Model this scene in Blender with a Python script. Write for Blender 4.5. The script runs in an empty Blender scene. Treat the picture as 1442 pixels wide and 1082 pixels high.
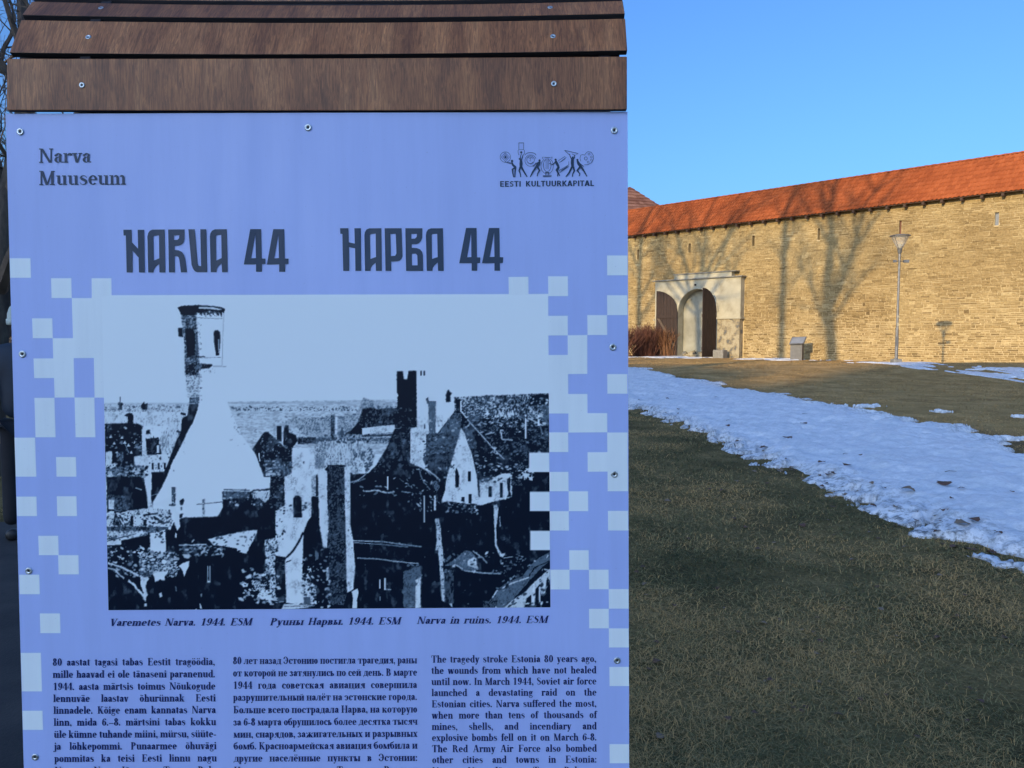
import bpy, math, random
import numpy as np
from mathutils import Vector, Matrix, noise as mnoise
from mathutils.geometry import tessellate_polygon

# ------------------------------------------------------------------ camera, sky, sun, exposure
SC = bpy.context.scene
COL = SC.collection
CAM_H = 1.6
FPX = 1083.0            # focal length in pixels of a 1442 px wide frame
PITCH = math.radians(3.8)
cam = bpy.data.cameras.new('camera'); cam_o = bpy.data.objects.new('camera', cam); COL.objects.link(cam_o)
cam.sensor_width = 36.0; cam.lens = 36.0*FPX/1442.0
cam.clip_start = 0.05; cam.clip_end = 5000
cam_o.location = (0, 0, CAM_H); cam_o.rotation_euler = (math.pi/2-PITCH, 0, 0)
SC.camera = cam_o

SUN_EL = math.radians(17.8)
TX, TY = 0.618, 0.786            # where the sunlight travels to, on the ground
world = bpy.data.worlds.new('World'); SC.world = world; world.use_nodes = True
wn = world.node_tree.nodes; wl = world.node_tree.links
sky = wn.new('ShaderNodeTexSky'); sky.sky_type = 'NISHITA'; sky.sun_disc = False
sky.sun_elevation = SUN_EL; sky.sun_rotation = math.atan2(-TX, -TY)
sky.air_density = 1.0; sky.dust_density = 3.8; sky.ozone_density = 8.5
wn['Background'].inputs['Strength'].default_value = 0.15
wl.new(sky.outputs[0], wn['Background'].inputs['Color'])
sun = bpy.data.lights.new('sun', 'SUN'); sun_o = bpy.data.objects.new('sun', sun); COL.objects.link(sun_o)
sun.energy = 2.25; sun.angle = math.radians(0.6); sun.color = (1.0, 0.75, 0.42)
ce = math.cos(SUN_EL)
sun_o.rotation_euler = Vector((TX*ce, TY*ce, -math.sin(SUN_EL))).to_track_quat('-Z', 'Y').to_euler()
sun_o.location = (-30, -40, 40)
SC.view_settings.view_transform = 'Standard'; SC.view_settings.look = 'None'
SC.view_settings.exposure = 1.0; SC.view_settings.gamma = 1.0
SC.view_settings.use_curve_mapping = False
SC.render.engine = 'CYCLES'
SC.cycles.use_denoising = True
SC.cycles.max_bounces = 6; SC.cycles.transparent_max_bounces = 8

rnd = random.Random(7)
R = np.random.default_rng(11)

# ------------------------------------------------------------------ helpers
def link(o, parent=None):
    COL.objects.link(o)
    if parent is not None: o.parent = parent
    return o
def tag(o, label=None, cat=None, group=None, kind=None):
    if label: o['label'] = label
    if cat: o['category'] = cat
    if group: o['group'] = group
    if kind: o['kind'] = kind
    return o
def empty(name, loc=(0,0,0), rz=0.0, parent=None):
    o = bpy.data.objects.new(name, None); o.location = loc; o.rotation_euler = (0,0,rz); o.empty_display_size = .2
    return link(o, parent)
class MB:
    """collects vertices and faces"""
    def __init__(s): s.v = []; s.f = []; s.t = []; s.tint = 0.5
    def add(s, vs, fs):
        b = len(s.v); s.v += [tuple(p) for p in vs]; s.t += [s.tint]*len(vs)
        s.f += [tuple(i+b for i in f) for f in fs]
    def box(s, x0,x1,y0,y1,z0,z1, M=None):
        vs = [Vector(p) for p in ((x0,y0,z0),(x1,y0,z0),(x1,y1,z0),(x0,y1,z0),(x0,y0,z1),(x1,y0,z1),(x1,y1,z1),(x0,y1,z1))]
        if M is not None: vs = [M@p for p in vs]
        s.add(vs, [(0,3,2,1),(4,5,6,7),(0,1,5,4),(1,2,6,5),(2,3,7,6),(3,0,4,7)])
    def tube(s, pts, rads, n=8, cap=True):
        pts = [Vector(p) for p in pts]; vs = []; fs = []
        N = len(pts); u = None
        for i,p in enumerate(pts):
            d = (pts[min(i+1,N-1)]-pts[max(i-1,0)])
            if d.length < 1e-9: d = Vector((0,0,1))
            d.normalize()
            if u is None:
                u = d.orthogonal().normalized()
            else:
                u = (u - d*u.dot(d))
                u = u.normalized() if u.length > 1e-6 else d.orthogonal().normalized()
            w = d.cross(u)
            for k in range(n):
                a = 2*math.pi*k/n
                vs.append(p + (u*math.cos(a)+w*math.sin(a))*rads[i])
        for i in range(N-1):
            for k in range(n):
                fs.append((i*n+k, i*n+(k+1)%n, (i+1)*n+(k+1)%n, (i+1)*n+k))
        if cap:
            fs.append(tuple(range(n-1,-1,-1))); fs.append(tuple(range((N-1)*n, N*n)))
        s.add(vs, fs)
    def lathe(s, prof, n=20, M=None, cap=False):
        vs = []; fs = []
        for r,z in prof:
            for k in range(n):
                a = 2*math.pi*k/n; p = Vector((r*math.cos(a), r*math.sin(a), z))
                vs.append(M@p if M is not None else p)
        for i in range(len(prof)-1):
            for k in range(n): fs.append((i*n+k, i*n+(k+1)%n, (i+1)*n+(k+1)%n, (i+1)*n+k))
        if cap: fs.append(tuple(range(n-1,-1,-1))); fs.append(tuple(range((len(prof)-1)*n, len(prof)*n)))
        s.add(vs, fs)
    def prism(s, outline, depth, M):
        """outline in local x,z ; thickness along local y (0 to depth)"""
        n = len(outline)
        vs = [M@Vector((x,0,z)) for x,z in outline]+[M@Vector((x,depth,z)) for x,z in outline]
        tri = tessellate_polygon([[Vector((x,z,0)) for x,z in outline]])
        fs = [tuple(t) for t in tri]+[tuple(n+i for i in reversed(t)) for t in tri]
        fs += [(i,(i+1)%n,n+(i+1)%n,n+i) for i in range(n)]
        s.add(vs, fs)
    def build(s, name, mats, parent=None, smooth=False, tint=False):
        me = bpy.data.meshes.new(name); me.from_pydata(s.v, [], s.f); me.validate(clean_customdata=False)
        for m in (mats if isinstance(mats,(list,tuple)) else [mats]): me.materials.append(m)
        if tint:
            at = me.attributes.new('tint','FLOAT','POINT'); at.data.foreach_set('value', np.array(s.t,dtype=np.float32))
        if smooth: me.polygons.foreach_set('use_smooth', [True]*len(me.polygons))
        me.update()
        return link(bpy.data.objects.new(name, me), parent)
def np_mesh(name, V, F, mat, parent=None, attrs=None, smooth=False):
    """V (n,3); F (m,k) all faces of k corners"""
    me = bpy.data.meshes.new(name); n, m, k = len(V), len(F), F.shape[1]
    me.vertices.add(n); me.vertices.foreach_set('co', np.ascontiguousarray(V, dtype=np.float32).ravel())
    me.loops.add(m*k); me.loops.foreach_set('vertex_index', np.ascontiguousarray(F, dtype=np.int32).ravel())
    me.polygons.add(m); me.polygons.foreach_set('loop_start', np.arange(0, m*k, k, dtype=np.int32))
    me.polygons.foreach_set('loop_total', np.full(m, k, dtype=np.int32))
    if smooth: me.polygons.foreach_set('use_smooth', np.ones(m, dtype=bool))
    for kx, a in (attrs or {}).items():
        at = me.attributes.new(kx, 'FLOAT', 'POINT'); at.data.foreach_set('value', np.ascontiguousarray(a, dtype=np.float32))
    me.materials.append(mat); me.update(); me.validate(clean_customdata=False)
    return link(bpy.data.objects.new(name, me), parent)

# numpy value noise (several octaves), periodic far away
_tab = np.random.default_rng(3).random((256,256)).astype(np.float32)
def vnoise(x, y):
    xi = np.floor(x).astype(int); yi = np.floor(y).astype(int); fx = x-xi; fy = y-yi
    fx = fx*fx*(3-2*fx); fy = fy*fy*(3-2*fy)
    a = _tab[xi&255, yi&255]; b = _tab[(xi+1)&255, yi&255]; c = _tab[xi&255,(yi+1)&255]; d = _tab[(xi+1)&255,(yi+1)&255]
    return (a*(1-fx)+b*fx)*(1-fy)+(c*(1-fx)+d*fx)*fy
def fbm(x, y, o=4):
    s = 0; a = .5; t = 0
    for i in range(o):
        s = s + a*vnoise(x*2**i+17.3*i, y*2**i+9.1*i); t += a; a *= .5
    return s/t

# ---- terrain
def gz(x, y):
    x = np.asarray(x, dtype=float); y = np.asarray(y, dtype=float)
    g = 0.36*np.exp(-((y-31)/6.5)**2)*1/(1+np.exp(-(x-3)/2.0)) * 1/(1+np.exp((x-34)/3.0))
    g = g + 0.035*(fbm(x*.22+5, y*.22+9, 3)-.5) + 0.02*(fbm(x*.9+50, y*.9+9, 2)-.5)
    return g
def px_ray(px, py):
    x = (px-721)/FPX; yd = (py-541)/FPX
    c, s = math.cos(PITCH), math.sin(PITCH)
    return Vector((x, c - yd*s, -s - yd*c))           # camera looks along +Y, pitched down
def ground_at(px, py):
    d = px_ray(px, py); t = 1.6/-d.z
    for _ in range(12):
        g = float(gz(d.x*t, d.y*t)); t = (CAM_H-g)/-d.z
    return Vector((d.x*t, d.y*t, g))
def px_at(px, py, Y):
    d = px_ray(px, py); t = Y/d.y
    return Vector((d.x*t, Y, CAM_H+d.z*t))

# ------------------------------------------------------------------ materials
def new_mat(name):
    m = bpy.data.materials.new(name); m.use_nodes = True
    nt = m.node_tree; return m, nt.nodes, nt.links, nt.nodes['Principled BSDF']
def ramp(nodes, stops):
    r = nodes.new('ShaderNodeValToRGB')
    while len(r.color_ramp.elements) < len(stops): r.color_ramp.elements.new(.5)
    for e,(p,c) in zip(r.color_ramp.elements, stops):
        e.position = p; e.color = (*c, 1)
    return r
def coord(nodes, links, scale=(1,1,1), space='Object'):
    tc = nodes.new('ShaderNodeTexCoord'); mp = nodes.new('ShaderNodeMapping'); mp.inputs['Scale'].default_value = scale
    links.new(tc.outputs[space], mp.inputs[0]); return mp.outputs[0]
def nz(nodes, links, vec, scale, detail=4, rough=.6, dist=0):
    n = nodes.new('ShaderNodeTexNoise'); n.inputs['Scale'].default_value = scale; n.inputs['Detail'].default_value = detail
    n.inputs['Roughness'].default_value = rough; n.inputs['Distortion'].default_value = dist
    if vec is not None: links.new(vec, n.inputs['Vector'])
    return n
def bump(nodes, links, h, strength, dist, bsdf):
    b = nodes.new('ShaderNodeBump'); b.inputs['Strength'].default_value = strength; b.inputs['Distance'].default_value = dist
    links.new(h, b.inputs['Height']); links.new(b.outputs[0], bsdf.inputs['Normal']); return b
def mixc(nodes, links, fac, a, b, mode='MIX'):
    m = nodes.new('ShaderNodeMix'); m.data_type = 'RGBA'; m.blend_type = mode
    for sock, v in ((m.inputs[0],fac),(m.inputs[6],a),(m.inputs[7],b)):
        if isinstance(v,(int,float)): sock.default_value = v
        elif isinstance(v, tuple): sock.default_value = (*v,1)
        else: links.new(v, sock)
    return m.outputs[2]
def attr(nodes, name):
    a = nodes.new('ShaderNodeAttribute'); a.attribute_name = name; return a.outputs['Fac']
def simple(name, stops, rough=.8, scale=6, bscale=None, bst=.3, bdist=.01, metal=0, stretch=(1,1,1), detail=5, spec=None):
    m, n, l, b = new_mat(name)
    v = coord(n, l, stretch)
    t = nz(n, l, v, scale, detail); r = ramp(n, stops); l.new(t.outputs[0], r.inputs[0]); l.new(r.outputs[0], b.inputs['Base Color'])
    b.inputs['Roughness'].default_value = rough; b.inputs['Metallic'].default_value = metal
    if spec is not None: b.inputs['Specular IOR Level'].default_value = spec
    if bscale:
        t2 = nz(n, l, v, bscale, 4); bump(n, l, t2.outputs[0], bst, bdist, b)
    return m

def tinted(name, stops, stain_scale=.35, stain=(.55,.50,.45), stain_amt=.5, rough=.9, fine=14, bst=.5, bdist=.02, fine_amt=.35):
    """colour picked by the per-piece tint, with fine grain and large stains of the material itself"""
    m, n, l, b = new_mat(name)
    v = coord(n, l)
    r = ramp(n, stops); l.new(attr(n,'tint'), r.inputs[0])
    f = nz(n, l, v, fine, 5, .65); fr = ramp(n, [(.3,(1-fine_amt,)*3),(.7,(1+fine_amt*.6,)*3)]); l.new(f.outputs[0], fr.inputs[0])
    c = mixc(n, l, 1.0, r.outputs[0], fr.outputs[0], 'MULTIPLY')
    s = nz(n, l, v, stain_scale, 5, .6); sr = ramp(n, [(.42,(0,0,0)),(.62,(1,1,1))]); l.new(s.outputs[0], sr.inputs[0])
    mm = n.new('ShaderNodeMath'); mm.operation = 'MULTIPLY'; mm.inputs[1].default_value = stain_amt; l.new(sr.outputs[0], mm.inputs[0])
    c2 = mixc(n, l, 1.0, c, stain, 'MULTIPLY'); c3 = mixc(n, l, mm.outputs[0], c, c2)
    l.new(c3, b.inputs['Base Color']); b.inputs['Roughness'].default_value = rough
    b.inputs['Specular IOR Level'].default_value = .2
    bump(n, l, f.outputs[0], bst, bdist, b)
    return m

M = {}
M['stone'] = tinted('limestone', [(0,(.215,.152,.068)),(.3,(.325,.236,.105)),(.7,(.405,.298,.136)),(1,(.50,.385,.19))], stain_scale=.20, stain=(.62,.56,.50), stain_amt=.6, fine=9)
M['mortar'] = simple('lime mortar', [(.3,(.36,.27,.13)),(.7,(.60,.47,.25))], .95, 1.2, 20, .5, .02)
M['tile'] = tinted('clay tile', [(0,(.30,.078,.026)),(.5,(.345,.092,.030)),(1,(.39,.108,.037))], stain_scale=.25, stain=(.70,.62,.60), stain_amt=.5, fine=16, bst=.15, fine_amt=.15)
M['old_tile'] = tinted('weathered clay tile', [(0,(.22,.10,.07)),(1,(.38,.20,.14))], fine=10)
M['dark_wood'] = simple('dark weathered wood', [(.3,(.014,.008,.006)),(.7,(.048,.026,.017))], .8, 3, 30, .4, .01, stretch=(8,8,1))
M['eave_wood'] = simple('eave timber', [(.3,(.05,.03,.02)),(.7,(.12,.07,.045))], .85, 3)
M['plaster'] = simple('old white plaster', [(.30,(.29,.26,.18)),(.5,(.40,.37,.265)),(.75,(.48,.45,.33))], .9, 1.6, 12, .3, .01)
M['plaster_worn'] = simple('worn plaster over stone', [(.38,(.13,.13,.12)),(.45,(.27,.22,.13)),(.55,(.40,.35,.23)),(.68,(.30,.245,.145))], .9, 2.4, 8, .7, .03)
M['plaster_grey'] = simple('grey niche plaster', [(.3,(.20,.19,.14)),(.6,(.32,.31,.24)),(.8,(.42,.40,.32))], .9, .9, 10, .3, .01)
M['concrete'] = simple('concrete', [(.3,(.17,.165,.14)),(.7,(.28,.27,.23))], .9, 9, 40, .3, .005)
M['steel'] = simple('galvanised steel', [(.3,(.16,.165,.165)),(.7,(.26,.265,.265))], .5, 8, metal=.5)
M['steel_grey'] = simple('painted grey steel', [(.3,(.10,.10,.095)),(.7,(.145,.145,.14))], .5, 5, metal=.2)
M['bark'] = simple('tree bark', [(.3,(.035,.028,.022)),(.6,(.09,.075,.055)),(.8,(.16,.14,.09))], .95, 7, 30, .8, .02, stretch=(1,1,.35))
M['twig'] = simple('bare twigs', [(.3,(.06,.042,.03)),(.7,(.15,.11,.075))], .9, 4)
M['shrub_red'] = simple('red brown twigs', [(.3,(.06,.022,.014)),(.7,(.15,.058,.032))], .9, 3)
M['shrub_pale'] = simple('orange brown twigs', [(.3,(.13,.055,.022)),(.7,(.25,.12,.05))], .9, 3)
M['slit_dark'] = simple('dark recess', [(.3,(.05,.035,.025)),(.7,(.09,.06,.045))], .95, 3)
M['slit_red'] = simple('red brown shutter', [(.3,(.12,.05,.03)),(.7,(.2,.09,.055))], .9, 3)
M['slit_white'] = simple('pale grey shutter', [(.3,(.17,.19,.22)),(.7,(.24,.26,.28))], .8, 3)
# ------------------------------------------------------------------ ground
def ground_mat():
    m, n, l, b = new_mat('lawn soil and thatch')
    v = coord(n, l)
    a = nz(n, l, v, 1.3, 6, .65); f = nz(n, l, v, 45, 4, .7)
    g = ramp(n, [(.30,(.085,.066,.026)),(.48,(.16,.122,.048)),(.66,(.27,.195,.080))]); l.new(a.outputs[0], g.inputs[0])
    s = ramp(n, [(.30,(.28,.175,.065)),(.50,(.44,.285,.11)),(.70,(.60,.40,.17))]); l.new(a.outputs[0], s.inputs[0])
    c = mixc(n, l, attr(n,'straw'), g.outputs[0], s.outputs[0])
    fr = ramp(n, [(.3,(.5,.5,.5)),(.7,(1.35,1.35,1.35))]); l.new(f.outputs[0], fr.inputs[0])
    c = mixc(n, l, 1.0, c, fr.outputs[0], 'MULTIPLY')
    mud = mixc(n, l, attr(n,'mud'), c, (.05,.038,.028))
    l.new(mud, b.inputs['Base Color']); b.inputs['Roughness'].default_value = .95; b.inputs['Specular IOR Level'].default_value = .1
    bump(n, l, f.outputs[0], .8, .03, b)
    return m
M['ground'] = ground_mat()

# snow strip edges, measured on the ground
near_px = [(885,576),(930,590),(960,607),(1000,625),(1040,642),(1080,662),(1110,678),(1150,690),(1180,702),(1215,722),(1250,738),(1290,750),(1310,763),(1350,780),(1400,800),(1442,812)]
far_px = [(885,520),(960,533),(1030,549),(1075,555),(1130,564),(1160,575),(1200,583),(1250,592),(1300,600),(1330,606),(1370,617),(1400,626),(1442,641)]
near_w = [ground_at(*p).xy for p in near_px]; far_w = [ground_at(*p).xy for p in far_px]
def resample(poly, n):
    P = np.array([tuple(p) for p in poly]); d = np.r_[0, np.cumsum(np.hypot(*np.diff(P, axis=0).T))]
    t = np.linspace(0, d[-1], n); return np.c_[np.interp(t, d, P[:,0]), np.interp(t, d, P[:,1])]
# carry the strip on past both ends of what the photograph shows
n0 = near_w[0]; f0 = far_w[0]; n1 = near_w[-1]; f1 = far_w[-1]
near_w = [Vector((n0.x-5.5, n0.y+12)), Vector((n0.x-1.6, n0.y+4))] + near_w + [Vector((n1.x+1.3, n1.y-1.3)), Vector((n1.x+3.2, n1.y-3.2))]
far_w = [Vector((f0.x-5.0, f0.y+11)), Vector((f0.x-1.5, f0.y+3.5))] + far_w + [Vector((f1.x+2.6, f1.y-1.7)), Vector((f1.x+6.2, f1.y-4.4))]
NE = resample(near_w, 900); FE = resample(far_w, 900)
def seg_pos(poly):
    return np.array(poly)
def side_of(x, y, E):
    """signed distance to a polyline sampled densely (positive on its far side)"""
    x = np.atleast_1d(x).astype(float); y = np.atleast_1d(y).astype(float); out = np.empty(len(x))
    S = E[::6]; T = np.gradient(S, axis=0); Nn = np.c_[-T[:,1], T[:,0]]; Nn /= np.linalg.norm(Nn, axis=1)[:,None]
    # orient the normals to +Y/+X (away from the camera)
    sg = np.sign((Nn*np.array([.5,1.0])).sum(1)); Nn *= sg[:,None]
    for i in range(0, len(x), 20000):
        dx = x[i:i+20000,None]-S[None,:,0]; dy = y[i:i+20000,None]-S[None,:,1]
        d2 = dx*dx+dy*dy; k = d2.argmin(1); r = np.arange(len(k))
        sd = np.sign(dx[r,k]*Nn[k,0]+dy[r,k]*Nn[k,1]); out[i:i+20000] = sd*np.sqrt(d2[r,k])
    return out

# ground sheet: fine near the camera, coarse to the horizon
def axis(vals): return np.array(sorted(set(np.round(vals,4))))
gx = axis(np.r_[-900,-400,-200,-120,-80, np.arange(-60,-12,2.5), np.arange(-12,30,.3), np.arange(30,70,2.5),90,140,240,480,900])
gy = axis(np.r_[-600,-300,-150,-80, np.arange(-50,0,2.5), np.arange(0,60,.3), np.arange(60,100,4),140,220,400,800,1600,3000])
GX, GY = np.meshgrid(gx, gy); fx, fy = GX.ravel(), GY.ravel()
GZ = gz(fx, fy)
sdF = side_of(np.clip(fx,-60,60), np.clip(fy,-50,90), FE)
straw = np.clip((sdF+.4)/1.2, 0, 1)
mud = np.exp(-((sdF-.45)/.5)**2)*np.clip((14-fy)/4,0,1)*.85
Vg = np.c_[fx, fy, GZ]; nxg, nyg = len(gx), len(gy)
ii, jj = np.meshgrid(np.arange(nxg-1), np.arange(nyg-1)); a0 = (jj*nxg+ii).ravel()
ground = np_mesh('ground', Vg, np.c_[a0, a0+1, a0+nxg+1, a0+nxg], M['ground'], attrs={'straw':straw,'mud':mud}, smooth=True)
tag(ground, 'winter lawn of flattened dark green and straw coloured grass in front of the castle wall', kind='structure')

# paved area at the left, where the walker stands
M['paving'] = simple('dark asphalt', [(.3,(.014,.014,.015)),(.5,(.026,.025,.025)),(.75,(.046,.042,.038))], .85, 3, 60, .5, .006, detail=8)
mb = MB(); 
px0, px1, py0, py1 = -16.0, -0.75, -6.0, 6.25
nx_, ny_ = 50, 42
xs = np.linspace(px0,px1,nx_); ys = np.linspace(py0,py1,ny_); PX, PY = np.meshgrid(xs,ys)
edge = (fbm(PX*.8+9, PY*.8, 3)-.5)*1.3
PXe = PX+np.where(PX>px1-.4, edge*(PY<5.5), 0); PYe = PY+np.where(PY>py1-.4, edge, 0)
Vp = np.c_[PXe.ravel(), PYe.ravel(), gz(PXe,PYe).ravel()+.012]
ii, jj = np.meshgrid(np.arange(nx_-1), np.arange(ny_-1)); a0 = (jj*nx_+ii).ravel()
pav = np_mesh('path', Vp, np.c_[a0,a0+1,a0+nx_+1,a0+nx_], M['paving'], smooth=True)
tag(pav, 'dark worn asphalt path left of the information board', kind='structure')

# ------------------------------------------------------------------ the castle wall
P0 = Vector((8.5, 56.0, 0)); U = Vector((.678,-.735,0)).normalized(); NRM = Vector((-U.y*-1, 0, 0))
NRM = Vector((U.y, -U.x, 0)).normalized()            # toward the camera
def wall_s(px, off=0.0):
    d = px_ray(px, 469); base = P0+NRM*off
    # solve base + U s = d t on the ground plane
    det = U.x*(-d.y) - (-d.x)*U.y
    s = (-base.x*(-d.y) - (-d.x)*(-base.y))/det
    return s
def wall_pt(px, py, off=0.0):
    s = wall_s(px, off); p = P0+NRM*off+U*s; d = px_ray(px,py); t = p.y/d.y
    return s, CAM_H+d.z*t
WM = Matrix(((U.x, -NRM.x, 0, P0.x),(U.y, -NRM.y, 0, P0.y),(0,0,1,0),(0,0,0,1)))   # local x along wall, y into wall, z up
wall = empty('castle_wall'); wall.matrix_world = WM
tag(wall, 'long yellow limestone castle wall with narrow slits under a red tiled roof', 'castle wall')
S0, S1, WTOP = -34.0, 46.0, 8.72
def slit(px0, py0, px1, py1):
    s0, zt = wall_pt(px0, py0); s1, _ = wall_pt(px1, py0); _, zb = wall_pt(px0, py1)
    return [s0, s1, zb, zt]
slits = [(slit(967.5,343,971,357),'slit_dark'),(slit(1056.5,332,1060,347),'slit_dark'),(slit(1147.5,322,1151,338),'slit_dark'),
         (slit(1261,311,1264.5,331),'slit_red'),(slit(1394,299,1400,318),'slit_white'),(slit(896,352,899,366),'slit_dark')]
PS0, PS1 = wall_s(922,.45), wall_s(1042,.45)      # portal
OS0, OS1 = wall_s(955,.45), wall_s(1009,.45)      # door opening
PORT_H = 5.15
holes = [s for s,_ in slits] + [[OS0-.3, OS1+.3, -1, 4.6]]
def in_hole(s0,s1,z0,z1, m=0.0):
    for h in holes[:-1]+[[PS0,PS1,-1,PORT_H]]:
        if s1 > h[0]-m and s0 < h[1]+m and z1 > h[2]-m and z0 < h[3]+m: return True
    return False
# core: face with real openings, mortar coloured
mb = MB()
xb = sorted({S0,S1,*[h[0] for h in holes],*[h[1] for h in holes]}); zb = sorted({-1.0,WTOP,*[h[2] for h in holes],*[h[3] for h in holes]})
for i in range(len(xb)-1):
    for j in range(len(zb)-1):
        cx, cz = (xb[i]+xb[i+1])/2, (zb[j]+zb[j+1])/2
        if any(h[0]<cx<h[1] and h[2]<cz<h[3] for h in holes): continue
        mb.add([(xb[i],0,zb[j]),(xb[i+1],0,zb[j]),(xb[i+1],0,zb[j+1]),(xb[i],0,zb[j+1])], [(0,1,2,3)])
mb.add([(S0,0,-1),(S0,2.4,-1),(S0,2.4,WTOP),(S0,0,WTOP)],[(0,1,2,3)])
mb.add([(S1,0,-1),(S1,2.4,-1),(S1,2.4,WTOP),(S1,0,WTOP)],[(3,2,1,0)])
mb.add([(S0,2.4,-1),(S1,2.4,-1),(S1,2.4,WTOP),(S0,2.4,WTOP)],[(3,2,1,0)])
mb.add([(S0,0,WTOP),(S1,0,WTOP),(S1,2.4,WTOP),(S0,2.4,WTOP)],[(0,1,2,3)])
for h in holes[:-1]:
    s0,s1,z0,z1 = h; d = .5
    mb.add([(s0,0,z0),(s1,0,z0),(s1,0,z1),(s0,0,z1),(s0,d,z0),(s1,d,z0),(s1,d,z1),(s0,d,z1)],[(0,1,5,4),(1,2,6,5),(2,3,7,6),(3,0,4,7)])
mb.build('core', M['mortar'], wall)
for h,mn in slits:
    s0,s1,z0,z1 = h; b = MB(); dd = .12 if mn != 'slit_dark' else .40
    b.box(s0+.004,s1-.004,dd,dd+.06,z0+.004,z1-.004); b.build('slit_shutter' if mn!='slit_dark' else 'slit', M[mn], wall)
# stones
stones = []
z = -0.25; rr = random.Random(5)
while z < WTOP-.06:
    low = max(0.0, 1-z/5.0)
    hgt = rr.uniform(.065,.13) if rr.random() < .8 else rr.uniform(.13,.21)
    hgt = min(hgt, WTOP-z)
    s = -33.5 - rr.random()*.3
    while s < 33:
        w = rr.uniform(.15,.50) if z < 4 else rr.uniform(.18,.62)
        if s < -6: w *= 1.5
        g = (.012+.022*low)*rr.uniform(.6,1.6)
        gh = (.010+.020*low)*rr.uniform(.6,1.6)
        split = hgt > .14 and rr.random() < .45
        spans = [(z+gh/2, z+hgt-gh/2)] if not split else [(z+gh/2, z+hgt*.5-gh/2),(z+hgt*.5+gh/2, z+hgt-gh/2)]
        for za,zbb in spans:
            cuts = [(s,s+w)]
            for h in holes[:-1]+[[PS0,PS1,-1,PORT_H]]:
                if zbb > h[2]+.02 and za < h[3]-.02:
                    nc = []
                    for c0,c1 in cuts:
                        if c1 <= h[0]-.012 or c0 >= h[1]+.012: nc.append((c0,c1)); continue
                        if h[0]-.012-c0 > .05: nc.append((c0,h[0]-.012))
                        if c1-h[1]-.012 > .05: nc.append((h[1]+.012,c1))
                    cuts = nc
            for c0,c1 in cuts:
                stones.append((c0+g/2, c1-g/2, za, zbb, rr.uniform(.006,.032), min(1,max(0,rr.gauss(.55-.08*low,.17+.15*low)))))
        s += w
    z += hgt
def add_stone(mb, st):
    s0,s1,z0,z1,d,t = st
    wv = .30*float(fbm(np.array([s0*.16+9]),np.array([z0*.45+3]),3)[0]-.5)*min(1,max(0,(WTOP-.3-z0)/1.0)); z0 += wv; z1 += wv
    j = lambda a: rr.uniform(-a,a)
    c = min(.018,(z1-z0)*.2)
    e = [(s0+j(.012),z0+j(.008)),(s1+j(.012),z0+j(.008)),(s1+j(.012),z1+j(.008)),(s0+j(.012),z1+j(.008))]
    mx,mz = (s0+s1)/2,(z0+z1)/2
    def ins(p,k): return (p[0]+(k if p[0]<mx else -k), p[1]+(k if p[1]<mz else -k))
    vs = [(x,.02,zz) for x,zz in e]+[(x,-d*.6,zz) for x,zz in e]+[(ins(p,c)[0],-d+j(.006),ins(p,c)[1]) for p in e]
    mb.tint = t
    mb.add(vs,[(0,1,5,4),(1,2,6,5),(2,3,7,6),(3,0,4,7),(4,5,9,8),(5,6,10,9),(6,7,11,10),(7,4,8,11),(8,9,10,11)])
def px_size(st):
    s0,s1,z0,z1,_,_ = st; p = WM@Vector((s0,0,z0)); q = WM@Vector((s1,0,z1))
    x0 = 721+FPX*p.x/p.y; x1 = 721+FPX*q.x/q.y; yy = 469-FPX*((z0+z1)/2-CAM_H)/q.y
    if x1 > 1440 or x0 < 887 or yy < 200: return 0
    return (x1-x0)*(z1-z0)/q.y*FPX
order = sorted(range(len(stones)), key=lambda i: -px_size(stones[i]))
single = set(order[:295])
rest = MB()
for i,st in enumerate(stones):
    if i in single:
        b = MB(); add_stone(b, st); b.build('stone', M['stone'], wall, tint=True)
    else: add_stone(rest, st)
tag(rest.build('stonework', M['stone'], wall, tint=True), kind='stuff')
# roof of pantiles over the wall walk
EO, EZ, RB, RZ = -.38, 8.58, 1.6, 10.72       # eave offset (out of wall), eave z, ridge offset (into wall), ridge z
def tile_slope(parent, A, B, s0, s1, mat, name, cw=.21, rows=9, seed=1):
    """A,B: (y,z) eave and ridge in wall space"""
    q = np.random.default_rng(seed); ncol = int((s1-s0)/cw); dy, dz = B[0]-A[0], B[1]-A[1]; L = math.hypot(dy,dz)
    nyv, nzv = -dz/L*(1 if dy>0 else -1), abs(dy)/L
    nyv = (-dz/L) if dy>0 else (dz/L)
    prof = np.array([0,.2,.45,.72,1.0]); ph = np.array([.0,-.018,-.008,.034,.012])
    Vs=[];Fs=[];Ts=[];base=0
    for r_ in range(rows):
        t0 = r_/rows; t1 = (r_+1.12)/rows
        for c in range(ncol):
            x0 = s0+c*cw; ti = q.random(); lift = q.normal(0,.003); sk = q.normal(0,.003)
            pts=[]
            for (tt,hh) in ((t0,.034),(t1,.0)):
                for k in range(5):
                    h = ph[k]+hh+lift; pts.append((x0+prof[k]*cw*1.04, A[0]+dy*tt+nyv*h, A[1]+dz*tt+nzv*h+sk*(k-2)*.3))
            for k in range(5):
                h = ph[k]+lift+.012; pts.append((x0+prof[k]*cw*1.04, A[0]+dy*t0+nyv*h, A[1]+dz*t0+nzv*h))
            Vs += pts; Ts += [ti]*15
            for k in range(4):
                Fs.append((base+k,base+k+1,base+6+k,base+5+k)); Fs.append((base+10+k,base+11+k,base+k+1,base+k))
            base += 15
    o = np_mesh(name, np.array(Vs), np.array(Fs), mat, parent, {'tint':np.array(Ts)})
    return tag(o, kind='stuff')
roof = MB(); t_ = .06
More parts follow.
